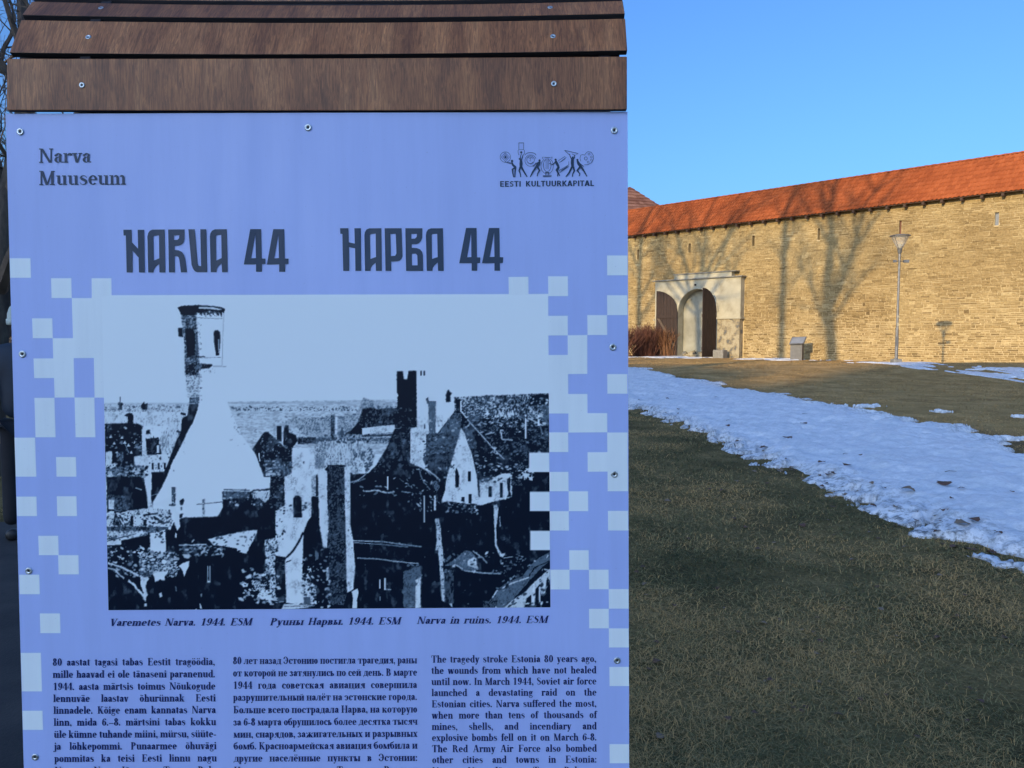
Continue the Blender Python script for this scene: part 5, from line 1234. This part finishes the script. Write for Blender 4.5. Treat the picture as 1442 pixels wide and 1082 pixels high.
b = MB(); b.box(.18,.38,-.06,.06,az-.06,az+.05); b.box(-.24,-.14,-.05,.05,az-.05,az+.05); b.build('sensor', M['steel'], lamp)
b = MB(); b.box(-.05,.05,-.055,-.04,.7,1.1); b.build('hatch', M['steel_grey'], lamp); b = MB(); b.box(-.04,.04,-.052,-.045,1.55,1.68); b.box(-.03,.05,-.052,-.044,1.9,1.98); b.build('sticker', M['plaster'], lamp)

# grey slanted information pedestal by the wall
pg = Vector((401.5/FPX*45.0, 45.0, float(gz(401.5/FPX*45.0,45.0))))
pd = empty('information_pedestal', tuple(pg), -math.atan2(.735,.678)+math.radians(10)); tag(pd, 'grey steel lectern with a slanted top standing at the foot of the castle wall', 'information stand')
s_ = pg.y/FPX
b = MB(); slab_out=[(-.36,-.1),(.30,-.1),(.34,27*s_),(-.36,24*s_)]
b.box(-9.5*s_*.9,8.5*s_*.9,-.16,.16,-.1,.93*27*s_); b.build('pedestal_body', M['steel_grey'], pd)
b = MB(); Mt = Matrix.Translation((0,-.02,30*s_*.93))@Matrix.Rotation(math.radians(38),4,'X')@Matrix.Rotation(math.radians(-4),4,'Y'); b.box(-9.5*s_,11*s_,-.34,.30,-.03,.02,Mt); b.build('slanted_top', M['steel'], pd)
b = MB(); b.box(-8.0*s_,9.5*s_,-.30,.26,.0205,.024,Mt); b.build('information_plate', M['slit_white'], pd)
# concrete block by the gate
cb = Vector((293/FPX*49.2, 49.2, float(gz(293/FPX*49.2,49.2))))
o = MB(); w_=8*cb.y/FPX; o.box(-w_,w_,-.3,.3,-.1,11.5*cb.y/FPX); ob = o.build('concrete_block', M['concrete'], None); ob.location = tuple(cb); ob.rotation_euler=(0,0,-.75)
bv=ob.modifiers.new('bevel','BEVEL'); bv.width=.03; tag(ob, 'small grey concrete block at the foot of the plastered gate pier', 'concrete block')

# ------------------------------------------------------------------ snow
def snow_mat():
    m, n, l, b = new_mat('old melting snow')
    v = coord(n, l); a = nz(n, l, v, 3.2, 7, .68); f = nz(n, l, v, 14, 6, .72)
    r = ramp(n, [(.3,(.66,.70,.72)),(.5,(.79,.815,.83)),(.7,(.88,.89,.895))]); l.new(a.outputs[0], r.inputs[0])
    dr = ramp(n, [(.46,(0,0,0)),(.62,(1,1,1))]); l.new(f.outputs[0], dr.inputs[0])
    mm = n.new('ShaderNodeMath'); mm.operation='MULTIPLY'; l.new(dr.outputs[0], mm.inputs[0]); l.new(attr(n,'dirt'), mm.inputs[1])
    c = mixc(n, l, mm.outputs[0], r.outputs[0], (.16,.17,.17)); l.new(c, b.inputs['Base Color'])
    b.inputs['Roughness'].default_value=.55; b.inputs['Subsurface Weight'].default_value=.0
    bump(n, l, f.outputs[0], .6, .03, b); return m
M['snow'] = snow_mat()
# structured sheet across the strip: columns along it, rows across
NC, NR = 1500, 130
NEs = resample(near_w, NC); FEs = resample([tuple(p) for p in far_w], NC)
# match far points to near points by smooth parameter
tv = np.linspace(-.16, 1.16, NR)
SX = NEs[:,0,None]*(1-tv)+FEs[:,0,None]*tv; SY = NEs[:,1,None]*(1-tv)+FEs[:,1,None]*tv
wid = np.hypot(FEs[:,0]-NEs[:,0], FEs[:,1]-NEs[:,1])[:,None]
dn_ = tv[None,:]*wid; df_ = (1-tv[None,:])*wid
dist = np.sqrt(SX**2+SY**2)
scl = np.clip(dist/9, .6, 3.0)
en = (fbm(SX*1.6+9, SY*1.6+4, 4)-.5)*.9+(fbm(SX*6+1, SY*6+8, 3)-.5)*.30
ef = (fbm(SX*.5+39, SY*1.6+4, 4)-.5)*3.0+(fbm(SX*1.4+31, SY*5+8, 4)-.5)*2.2
e = np.minimum(dn_+en, df_+ef)
th = .12*(1-np.exp(-np.clip(e,0,None)/.50))
lump = (fbm(SX*1.1+3, SY*1.1+6, 4)-.5)*.12+(fbm(SX*3.6+13, SY*3.6+6, 4)-.5)*.085+(fbm(SX*10+13, SY*10+6, 3)-.5)*.045+(fbm(SX*26+13, SY*26+6, 2)-.5)*.012
th = np.where(e>0, th+lump*np.clip(e/.55,.12,1)+.004, -.10*np.clip(-e/.08,0,1))
# melt hollows along the near edge
holes_ = np.clip((fbm(SX*4.5+70, SY*4.5+20, 3)-.49)*9,0,1)*np.clip(1.3-dn_/(.60*scl**.5),0,1)
th = th - holes_*.17
SZ = gz(SX,SY)+th
dirt = np.clip(1.15-np.abs(dn_)/(.85),0,1)*1.0+.12+.5*np.clip(1-df_/.9,0,1)
ii, jj = np.meshgrid(np.arange(NC-1), np.arange(NR-1), indexing='ij'); a0=(ii*NR+jj).ravel()
snow = np_mesh('snow', np.c_[SX.ravel(),SY.ravel(),SZ.ravel()], np.c_[a0,a0+NR,a0+NR+1,a0+1], M['snow'], attrs={'dirt':dirt.ravel()}, smooth=True)
snow.data.validate()
tag(snow, 'long curving strip of old melting snow with ragged edges and fallen leaves', kind='structure')
def patch(px, py, wpx, hpx, seed, name='snow_patch', label=''):
    """a small leftover patch of snow"""
    c = ground_at(px,py); a = ground_at(px-wpx/2,py); d = ground_at(px+wpx/2,py); f = ground_at(px,py-hpx/2); k = ground_at(px,py+hpx/2)
    hx = (d.x-a.x)/2; hy = abs(f.y-k.y)/2; n = 60
    X,Y = np.meshgrid(np.linspace(-1.25,1.25,n*2),np.linspace(-1.25,1.25,n)); rr_ = np.sqrt(X*X+Y*Y)
    wx = c.x+X*hx; wy = c.y+Y*hy
    ed = .62-rr_+(fbm(X*3.2+seed, Y*2.6+seed*3, 4)-.5)*2.6
    t = np.where(ed>0, .018+.05*(1-np.exp(-ed*3))*(.5+fbm(wx*3+seed,wy*3,3)), -.12)
    z = gz(wx,wy)+t; w = n*2
    ii,jj = np.meshgrid(np.arange(w-1),np.arange(n-1)); a0=(jj*w+ii).ravel()
    keep = (np.maximum.reduce([t.ravel()[a0],t.ravel()[a0+1],t.ravel()[a0+w],t.ravel()[a0+w+1]])>0)
    o = np_mesh(name, np.c_[wx.ravel(),wy.ravel(),z.ravel()], np.c_[a0,a0+1,a0+w+1,a0+w][keep], M['snow'], attrs={'dirt':np.full(wx.size,.35)}, smooth=True)
    return tag(o, label, kind='structure')
patch(1300,514,120,6,3,label='thin snow at the lamp footing'); patch(1405,522,130,8,8,label='thin broken snow at the foot of the wall on the right')
patch(1432,531,40,6,12,label='small patch of snow on the brown lawn at the right edge'); patch(1130,506.5,160,3.2,21,label='narrow line of snow between gate and lamp')
patch(940,503.5,130,3.5,33,label='narrow line of snow before the gate and shrubs'); patch(1215,573,55,4,41,label='small snow patch beyond the middle of the strip')
patch(1325,581,22,2.5,47,label='tiny snow patch on the brown lawn'); patch(1150,571,50,5,52,label='flat snow patch touching the far side of the strip')
patch(1420,620,60,4,58,label='thin snow remnant beyond the strip at the right'); patch(1435,588,25,2,61,label='tiny snow sliver on the brown lawn at the right edge')
# fallen leaves
M['leaf'] = simple('dead brown leaf', [(.3,(.07,.035,.022)),(.7,(.17,.085,.05))], .8, 30)
M['leaf_pale'] = simple('pale dead leaf', [(.3,(.16,.11,.07)),(.7,(.28,.20,.13))], .8, 30)
def leaf_mesh(seed):
    q=random.Random(seed); vs=[];fs=[]; n=7; cur=q.uniform(.3,.9)
    for i in range(n+1):
        t=i/n; w=math.sin(math.pi*min(1,t*.93+.03))**.8*.42*(1+.25*math.sin(i*2.4+seed))
        zz=.22*math.sin(math.pi*t)*cur+q.uniform(-.03,.03)
        for s in (-1,0,1): vs.append((t-.5, s*w, zz+(.28*cur*w if s else 0)+q.uniform(-.03,.03)))
    for i in range(n):
        for k in range(2): fs.append((i*3+k,(i+1)*3+k,(i+1)*3+k+1,i*3+k+1))
    vs.append((-.75,0,.12)); vs.append((-.5,.02,.02)); fs.append((0+1,len(vs)-2,len(vs)-1))
    b=MB(); b.add(vs,fs); return b
leaf_protos={}
from mathutils.bvhtree import BVHTree
sn_tree = None
def snow_height(x,y):
    global sn_tree
    if sn_tree is None:
        me=snow.data; sn_tree = BVHTree.FromPolygons([v.co for v in me.vertices],[tuple(p.vertices) for p in me.polygons])
    h = sn_tree.ray_cast(Vector((x,y,3)),Vector((0,0,-1)))
    return max(h[0].z if h[0] is not None else -9, float(gz(x,y)))
def put_leaf(px, py, size_px, kind, parent, rz, tilt):
    p = ground_at(px,py); key=(kind,int(rz*7)%5)
    if key not in leaf_protos:
        o = leaf_mesh(key[1]+3).build('leaf', M[kind], parent, smooth=True); leaf_protos[key]=o.data
    else: o = link(bpy.data.objects.new('leaf', leaf_protos[key]), parent)
    s = size_px*p.y/FPX*.9
    # visible point: move toward the camera for the height of the snow
    z = snow_height(p.x,p.y)
    if z > p.z+.01: k = (CAM_H-z)/(CAM_H-p.z); p = Vector((p.x*k,p.y*k,0)); z = snow_height(p.x,p.y)
    o.location=(p.x,p.y,z+.006+s*.08); o.scale=(s,s,s*.9); o.rotation_euler=(tilt,tilt*.6,rz)
for i,(px,py,sz,kd) in enumerate([(1077,628,16,'leaf'),(1109,619,17,'leaf'),(1040,620,9,'leaf'),(1132,596,11,'leaf'),(1157,658,13,'leaf'),(1170,664,14,'leaf'),(1193,652,15,'leaf'),
    (1278,695,20,'leaf_pale'),(1330,684,24,'leaf'),(1354,686,10,'leaf'),(1425,694,8,'leaf'),(1355,732,22,'leaf_pale'),(1372,729,18,'leaf'),(1345,760,16,'leaf'),(1362,758,14,'leaf'),(1374,757,10,'leaf'),
    (1098,664,12,'leaf_pale'),(1115,650,8,'leaf'),(1041,640,9,'leaf'),(1165,675,9,'leaf'),(1230,708,9,'leaf'),(1212,640,7,'leaf'),(1008,560,6,'leaf'),(955,575,7,'leaf'),(940,563,6,'leaf'),(1025,602,8,'leaf'),
    (1320,745,12,'leaf'),(1395,780,14,'leaf'),(1340,700,7,'leaf'),(1190,690,9,'leaf_pale'),(990,600,7,'leaf'),(1405,745,9,'leaf'),(1290,725,9,'leaf'),(1398,765,12,'leaf')]):
    put_leaf(px,py,sz,kd,snow,i*1.7,.25*math.sin(i*3.1))
q8=random.Random(8)
for i in range(46):
    t_=q8.random()**.8; k_=int(t_*(len(near_px)-2)); f_=q8.random(); bx8=near_px[k_][0]*(1-f_)+near_px[k_+1][0]*f_; by8=near_px[k_][1]*(1-f_)+near_px[k_+1][1]*f_
    sc8=(by8-500)/300; put_leaf(bx8+q8.uniform(0,30)*sc8, by8-q8.uniform(2,60)*sc8, q8.uniform(4,10)*(.5+sc8*.5), q8.choice(['leaf','leaf','leaf_pale']), snow, q8.random()*6, q8.uniform(-.3,.3))
gl_x=[(940,707,11,'leaf_pale'),(1062,665,8,'leaf_pale'),(1130,742,13,'leaf'),(925,935,16,'leaf'),(1085,960,12,'leaf'),(1240,860,11,'leaf_pale'),(1010,830,9,'leaf'),(1320,900,12,'leaf'),(1180,1010,15,'leaf'),(1380,990,14,'leaf'),
    (970,760,8,'leaf'),(1200,790,9,'leaf_pale'),(1075,880,11,'leaf_pale'),(1290,1040,14,'leaf'),(930,1040,18,'leaf_pale'),(1415,900,11,'leaf'),(1155,905,10,'leaf'),(1025,1015,13,'leaf'),(1360,840,9,'leaf'),(905,800,9,'leaf'),(1120,560,5,'leaf'),(1000,690,7,'leaf')]
q7=random.Random(3); gl_=gl_x+[(q7.uniform(890,1440),600+420*q7.random()**.8,q7.uniform(5,11),q7.choice(['leaf','leaf','leaf_pale'])) for _ in range(60)]
gl_=[t for t in gl_ if not (0<side_of(ground_at(t[0],t[1]).x,ground_at(t[0],t[1]).y,NE)[0]<12 and side_of(ground_at(t[0],t[1]).x,ground_at(t[0],t[1]).y,FE)[0]<0)]
for i,(px,py,sz,kd) in enumerate(gl_): put_leaf(px,py,sz,kd,ground,i*2.3,.2*math.cos(i*2.7))
# small sticks on the snow
for (px,py,L,rz) in ((1338,684,.13,.1),(1190,651,.10,.6),(1026,602,.12,.5),(1133,595,.10,-.1)):
    p=ground_at(px,py); z=snow_height(p.x,p.y); b=MB(); b.tube([(-L/2,0,0),(-L*.1,.006,.008),(L/2,0,.002)],[.004,.0035,.002],5); o=b.build('twig', M['twig'], snow); o.location=(p.x,p.y,z+.012); o.rotation_euler=(0,0,rz)

# ------------------------------------------------------------------ trees
def make_tree(name, label, base, H, r0, seed, trunk_pts=None, spread=.5, levels=5, group=None, up=.25, nkids=(3,4), first=.35, lenf=.62):
    q=random.Random(seed); t=empty(name, base); tag(t, label, 'tree', group)
    tb=MB(); cb=MB()
    def branch(p, d, L, r, lev):
        n = 5 if lev<2 else (4 if lev<4 else 3); pts=[Vector(p)]; rads=[r]; dd=d.copy()
        for i in range(n):
            jit=.16 if lev else .07
            dd=(dd+Vector((q.gauss(0,jit),q.gauss(0,jit),q.gauss(0,jit*.6)+up*.12*(lev>0)))).normalized()
            pts.append(pts[-1]+dd*L/n); rads.append(max(.004, r*(1-(i+1)/n*(.45 if lev==0 else .6))))
        (tb if lev==0 else cb).tube(pts, rads, 10 if lev==0 else (6 if lev==1 else (5 if lev==2 else 3)), cap=False)
        if lev>=levels: return
        nk = q.randint(*nkids) if lev else nkids[1]+3
        for k in range(nk):
            f = first+(1-first)*(k+q.random()*.6)/nk if lev==0 else .25+.75*(k+q.random())/nk
            f=min(f,.99); i=min(int(f*n),n-1); u=f*n-i; pp=pts[i].lerp(pts[i+1],u); rr_=(rads[i]*(1-u)+rads[i+1]*u)
            base_d=(pts[i+1]-pts[i]).normalized(); az=q.uniform(0,2*math.pi); side=base_d.orthogonal().normalized(); side=Matrix.Rotation(az,3,base_d)@side
            ang=q.uniform(spread*.6,spread*1.3); nd=(base_d*math.cos(ang)+side*math.sin(ang)).normalized()
            branch(pp, nd, L*q.uniform(lenf*.75,lenf*1.15)*(1-.25*f if lev==0 else 1), rr_*q.uniform(.5,.72), lev+1)
        # leader goes on
        branch(pts[-1], dd, L*q.uniform(.5,.62), rads[-1]*.95, lev+1)
    branch(Vector((0,0,-.3)), Vector((0,0,1)), H*.5, r0, 0)
    tb.build('trunk', M['bark'], t, smooth=True); cb.build('crown', M['twig'], t)
    return t
def tree_spot(wpx, bpx):
    """place on the ground, seen at image column bpx, whose trunk shades the wall at image column wpx"""
    s=wall_s(wpx); T=P0+U*s; r=(bpx-721)/FPX
    t=(T.x-r*T.y)/(TX-r*TY); return (T.x-TX*t, T.y-TY*t, float(gz(T.x-TX*t,T.y-TY*t)))
tg='bare trees on the lawn behind the board'
def tall_tree(label, base, tl, r0, seed, limbs, top_lev=2, side=(8,.5,.9), group=tg):
    """tall park tree: one long trunk, named limbs (height, sideways lean, toward-sun lean, length, radius)"""
    q=random.Random(seed); t=empty('bare_tree', base); tag(t,label,'tree',group); tb=MB(); cb=MB()
    SV=Vector((TY,-TX,0)); FV=Vector((TX,TY,0))
    def limb(p,d,L,r,lev):
        n=6 if lev==0 else 4; pts=[p]; rads=[r]; dd=d.normalized()
        for i in range(n):
            dd=(dd+Vector((q.gauss(0,.10),q.gauss(0,.10),q.gauss(0,.05)+.06))).normalized(); pts.append(pts[-1]+dd*L/n); rads.append(max(.006,r*(1-.75*(i+1)/n)))
        cb.tube(pts,rads,6 if lev<1 else (4 if lev<2 else 3),cap=False)
        if lev>=3: return
        for k in range((7,6,5)[lev]):
            f=.2+.8*(k+q.random())/(7,6,5)[lev]; f=min(f,.98); i=min(int(f*n),n-1); pp=pts[i].lerp(pts[i+1],f*n-i)
            az=q.uniform(0,6.28); bd=(pts[i+1]-pts[i]).normalized(); sd=Matrix.Rotation(az,3,bd)@bd.orthogonal().normalized(); an=q.uniform(.4,.95)
            limb(pp,(bd*math.cos(an)+sd*math.sin(an)),L*q.uniform(.38,.6),rads[i]*q.uniform(.45,.65),lev+1)
    pts=[Vector((0,0,-.3))]; rads=[r0*1.25]; n=12; dd=Vector((0,0,1))
    for i in range(n):
        dd=(dd+Vector((q.gauss(0,.025),q.gauss(0,.025),0))).normalized(); pts.append(pts[-1]+dd*tl/n); rads.append(r0*(1-.45*(i+1)/n))
    tb.tube(pts,rads,12)
    def at(z): 
        f=min(max((z+.3)/tl*n,0),n-.001); i=int(f); return pts[i].lerp(pts[i+1],f-i)
    for (z,a,b_,L,r) in limbs: limb(at(z), Vector((0,0,1))+SV*a+FV*b_, L, r, 0)
    for k in range(side[0]):
        z=tl*(side[1]+(1-side[1])*k/side[0]); an=q.uniform(0,6.28); limb(at(z), Vector((math.cos(an),math.sin(an),.7)), side[2]*q.uniform(.7,1.2), .07, 1)
    tb.build('trunk',M['bark'],t,smooth=True); cb.build('crown',M['twig'],t); return t
tall_tree('tall straight bare tree behind the board whose thin shadow climbs the wall beside the lectern', tree_spot(1103,480), 25, .30, 21, [(17,.5,.1,4,.09),(19,-.6,0,4,.08),(14.5,.8,.2,3.5,.06)], side=(9,.55,3.0))
tall_tree('largest bare tree behind the board casting the broad forked shadow left of the lamp', tree_spot(1181,560), 14.2, .52, 8, [(13.9,-.10,.05,11,.33),(14.0,.42,.0,9,.27),(12.4,-.75,.1,5,.14),(13.0,.95,-.2,5,.12),(16,.15,.3,5,.1)], side=(3,.8,3.2))
tall_tree('spreading bare tree behind the board whose shadow fans out over the gate', tree_spot(985,500), 14.2, .36, 33, [(13.6,-.95,0,6.5,.16),(13.9,-.45,.1,7.5,.18),(14,-.05,0,8.5,.20),(14,.4,-.1,8,.18),(13.8,.8,.1,7,.16),(13.2,1.3,0,6,.13),(13,-1.5,.1,5.5,.12)], side=(2,.8,3))
tall_tree('slender bare tree behind the board shading the left end of the wall', tree_spot(905,330), 21, .28, 45, [(14,.5,0,6,.12),(16,-.5,0,5.5,.12),(17.5,.35,.1,5,.1),(12.8,1.0,0,5.5,.10)], side=(6,.6,3))
# left margin
q_=px_at(-8,760,8.5)
make_tree('bare_tree','dark bare tree with thick trunk at the left edge of the picture', (q_.x,8.5,0), 11, .17, 71, spread=.8, levels=5, group='bare trees left of the board', first=.12, lenf=.5, nkids=(3,4))
for i,(px,Y,H,sd,lab) in enumerate([(-20,17,11,5,'bare tree a little farther off behind the walker'),(8,30,13,6,'twiggy bare tree by the far house'),(-40,24,12,14,'bushy bare tree left of the far house'),(20,42,15,16,'farthest bare tree behind the far house roof'),(45,22,10,18,'many branched bare tree just hidden by the board edge')]):
    p=px_at(px,500,Y); make_tree('bare_tree', lab, (p.x,Y,0), H, .17, sd+80, spread=.85, levels=5, group='bare trees left of the board', first=.12, nkids=(3,4), lenf=.5)
# shrubs by the gate
def shrub(px, py, wpx, hpx, n, mat, label, seed, fan=.25):
    g=ground_at(px,py); q=random.Random(seed); s=g.y/FPX; t=empty('bare_shrub', tuple(g)); tag(t,label,'shrub'); b=MB()
    for i in range(n):
        x=q.gauss(0,.30)*wpx*s*.7; y=q.uniform(-.6,.6); h=hpx*s*q.uniform(.55,1.0)*(1-.25*abs(x)/(wpx*s*.7)); lean=(x*.35+q.gauss(0,fan),q.gauss(0,fan))
        pts=[(x*.6,y,-.1),(x*.8+lean[0]*.25,y+lean[1]*.25,h*.4),(x+lean[0]*.7,y+lean[1]*.7,h*.75),(x+lean[0]*1.1,y+lean[1],h)]
        b.tube(pts,[.020,.016,.012,.006],3,cap=False)
        for k in range(3):
            f=q.uniform(.35,.8); p=Vector(pts[1]).lerp(Vector(pts[3]),f); e=p+Vector((q.gauss(0,.22),q.gauss(0,.22),q.uniform(.25,.6))); b.tube([p,e],[.010,.005],3,cap=False)
    o=b.build('stems',mat,t); o['kind']='stuff'; return t
shrub(908,502,46,47,330,M['shrub_red'],'dark red brown leafless shrub against the board edge before the gate',1)
shrub(938,502,26,42,120,M['shrub_pale'],'orange brown leafless shrub in front of the left door leaf',2)
shrub(868,503,50,46,200,M['shrub_red'],'leafless shrub left of the gate mostly behind the board',3)

# ------------------------------------------------------------------ grass
rg=np.random.default_rng(77)
N=820000
d=np.exp(rg.uniform(math.log(1.7),math.log(48),N)); a=np.radians(rg.uniform(-42,45,N))
x=d*np.sin(a); y=d*np.cos(a)
pix=721+FPX*x/y
keep=(pix>860)|(rg.random(N)<.22); x,y,d=x[keep],y[keep],d[keep]
# under the wall / on path / gate
wn_=(x-P0.x)*NRM.x+(y-P0.y)*NRM.y
keep=(wn_>.08)&~((x<px1+.05)&(y<py1+.05)); x,y,d=x[keep],y[keep],d[keep]
sF=side_of(x,y,FE); sN=side_of(x,y,NE)
thick=np.clip(np.minimum(sN,-sF),None,9)
keep=(thick<.45); x,y,d,sF=x[keep],y[keep],d[keep],sF[keep]
dens=fbm(x*.9+3,y*.9+8,3)+.5*fbm(x*4+3,y*4+8,2); keep=rg.random(len(x))<np.clip((dens-.45)*2.2,.25,1); x,y,d,sF=x[keep],y[keep],d[keep],sF[keep]
n=len(x); far=np.clip((sF+.3)/.8,0,1)
h=rg.uniform(.008,.030,n)*(1+.10*np.clip(d-6,0,20)/6)*(1-.25*far); w=np.maximum(.0008,d*.00027)*rg.uniform(.7,1.5,n)
th_=rg.uniform(0,2*math.pi,n); lean=rg.uniform(.6,3.2,n)*h; bx_,by_=np.cos(th_),np.sin(th_); sx_,sy_=-by_,bx_
z0=gz(x,y)-.004
V=np.empty((n,5,3),np.float32)
V[:,0]=np.c_[x-sx_*w,y-sy_*w,z0]; V[:,1]=np.c_[x+sx_*w,y+sy_*w,z0]
mx,my,mz=x+bx_*lean*.45,y+by_*lean*.45,z0+h*.75
V[:,2]=np.c_[mx+sx_*w*.8,my+sy_*w*.8,mz]; V[:,3]=np.c_[mx-sx_*w*.8,my-sy_*w*.8,mz]
V[:,4]=np.c_[x+bx_*lean*1.5,y+by_*lean*1.5,z0+h*rg.uniform(.5,1.05,n)]
bs_=np.arange(n)[:,None]*5; Fq=(bs_+np.array([0,1,2])).reshape(-1,3); Fr=(bs_+np.array([0,2,3])).reshape(-1,3); Ft=(bs_+np.array([3,2,4])).reshape(-1,3)
Fall=np.concatenate([Fq,Fr,Ft])
clump=fbm(x*1.4+20,y*1.4+60,4)
tint=np.clip((clump-.5)*1.9+rg.normal(.55,.30,n),0,1)*(1-far)*.80+far*(.72+rg.normal(0,.12,n)+(fbm(x*.6,y*1.5,3)-.5)*.5)
tint=np.clip(tint+ (rg.random(n)<.05)*.25*(1-far),0,1)
m,nn,l,b=new_mat('winter grass blades')
rr2=ramp(nn,[(0,(.064,.070,.026)),(.25,(.148,.140,.054)),(.5,(.335,.275,.115)),(.75,(.58,.35,.125)),(1,(.72,.47,.19))]); l.new(attr(nn,'tint'),rr2.inputs[0]); l.new(rr2.outputs[0],b.inputs['Base Color'])
b.inputs['Roughness'].default_value=.8; b.inputs['Specular IOR Level'].default_value=.2
gr=np_mesh('grass',V.reshape(-1,3),Fall,m,attrs={'tint':np.repeat(tint,5)})
tag(gr,'short dry winter grass, dark green near the board and straw brown beyond the snow',kind='stuff')

# ------------------------------------------------------------------ the walker behind the board
M['jacket']=simple('dark blue padded jacket',[(.3,(.006,.010,.022)),(.7,(.014,.028,.048))],.6,4)
M['teal']=simple('teal sleeve cloth',[(.3,(.008,.030,.040)),(.7,(.020,.055,.066))],.6,4)
M['trousers']=simple('black trousers',[(.3,(.004,.005,.009)),(.7,(.010,.011,.016))],.8,5)
M['hat']=simple('pale knitted hat',[(.3,(.36,.42,.38)),(.7,(.52,.58,.52))],.9,40,90,.6,.004)
M['skin']=simple('skin',[(.3,(.36,.21,.15)),(.7,(.45,.28,.20))],.5,10)
M['shoe']=simple('black shoe',[(.3,(.01,.01,.01)),(.7,(.02,.02,.02))],.5,10)
wg=ground_at(44,760); person=empty('person',tuple(wg),math.radians(25)); tag(person,'person in a dark blue jacket, black trousers and pale hat standing behind the board','person')
def skin_body(name, verts, edges, radii, mat, parent, sub=2):
    me=bpy.data.meshes.new(name); me.from_pydata(verts,edges,[]); me.materials.append(mat); o=link(bpy.data.objects.new(name,me),parent)
    s=o.modifiers.new('skin','SKIN'); s.use_smooth_shade=True
    if not me.skin_vertices: me.skin_vertices.new()
    for i,r in enumerate(radii):
        sv=me.skin_vertices[0].data[i]; sv.radius=r if isinstance(r,tuple) else (r,r); sv.use_root=(i==0)
    b=o.modifiers.new('sub','SUBSURF'); b.levels=sub; b.render_levels=sub
    return o
# facing +Y (away from the viewer)
JT=[(0,0,.92),(0,0,1.10),(0,0,1.30),(0,.0,1.44),(0,.01,1.53),  (-.19,0,1.43),(-.25,-.01,1.16),(-.22,.08,.93), (.19,0,1.43),(.25,-.01,1.16),(.22,.08,.93)]
skin_body('body',[(0,.01,1.50),(0,.015,1.58),(0,.02,1.66),(0,.03,1.73)],[(0,1),(1,2),(2,3)],[.055,.058,(.082,.095),(.070,.085)],M['skin'],person)
skin_body('jacket',JT,[(0,1),(1,2),(2,3),(3,4),(3,5),(5,6),(6,7),(3,8),(8,9),(9,10)],[(.17,.13),(.175,.135),(.19,.14),(.12,.11),(.065,.07),(.085,.085),(.070,.070),(.055,.055),(.085,.085),(.070,.070),(.055,.055)],M['jacket'],person)
skin_body('trousers',[(0,0,.93),(-.09,0,.86),(-.11,.02,.50),(-.12,-.01,.12),(.09,0,.86),(.11,.05,.50),(.12,.04,.12)],[(0,1),(1,2),(2,3),(0,4),(4,5),(5,6)],[(.13,.11),.095,.075,.062,.095,.075,.062],M['trousers'],person)
for sx in (-1,1):
    yy=(-.01 if sx<0 else .04)
    skin_body('shoe',[(sx*.12,yy-.04,.055),(sx*.12,yy+.06,.05),(sx*.125,yy+.16,.035)],[(0,1),(1,2)],[(.055,.05),(.05,.045),(.042,.03)],M['shoe'],person)
    # hand: palm and five fingers
    px_,py_,pz_=sx*.215,.10,.87
    vs=[(px_,py_,pz_+.04),(px_,py_+.01,pz_-.03)]; ed=[(0,1)]; rd=[(.026,.018),(.034,.018)]
    for f in range(4):
        o_=(f-1.5)*.018; L_=[.055,.066,.062,.048][f]; i=len(vs); vs+=[(px_+o_*.2,py_+.01+o_,pz_-.06),(px_+o_*.2-sx*.012,py_+.012+o_,pz_-.06-L_*.55),(px_-sx*.03,py_+.012+o_,pz_-.06-L_)]; ed+=[(1,i),(i,i+1),(i+1,i+2)]; rd+=[.0095,.0085,.007]
    i=len(vs); vs+=[(px_-sx*.01,py_+.045,pz_-.01),(px_-sx*.022,py_+.06,pz_-.045)]; ed+=[(0,i),(i,i+1)]; rd+=[.011,.009]
    skin_body('hand',vs,ed,rd,M['skin'],person,1)
b=MB(); b.lathe([(.093,1.665),(.100,1.69),(.098,1.74),(.082,1.79),(.045,1.825),(.0,1.835)],20,Matrix.Translation((0,.02,0))); b.lathe([(.094,1.655),(.106,1.66),(.107,1.70),(.097,1.705)],20,Matrix.Translation((0,.02,0))); b.build('hat',M['hat'],person,smooth=True)
skin_body('sleeve',[(-.20,-.005,1.42),(-.262,-.01,1.15),(-.228,.08,.955)],[(0,1),(1,2)],[.088,.078,.062],M['teal'],person)
b=MB(); b.tube([(0,.10,1.655),(0,.125,1.64),(0,.118,1.628)],[.009,.014,.011],8); b.build('nose',M['skin'],person,smooth=True)
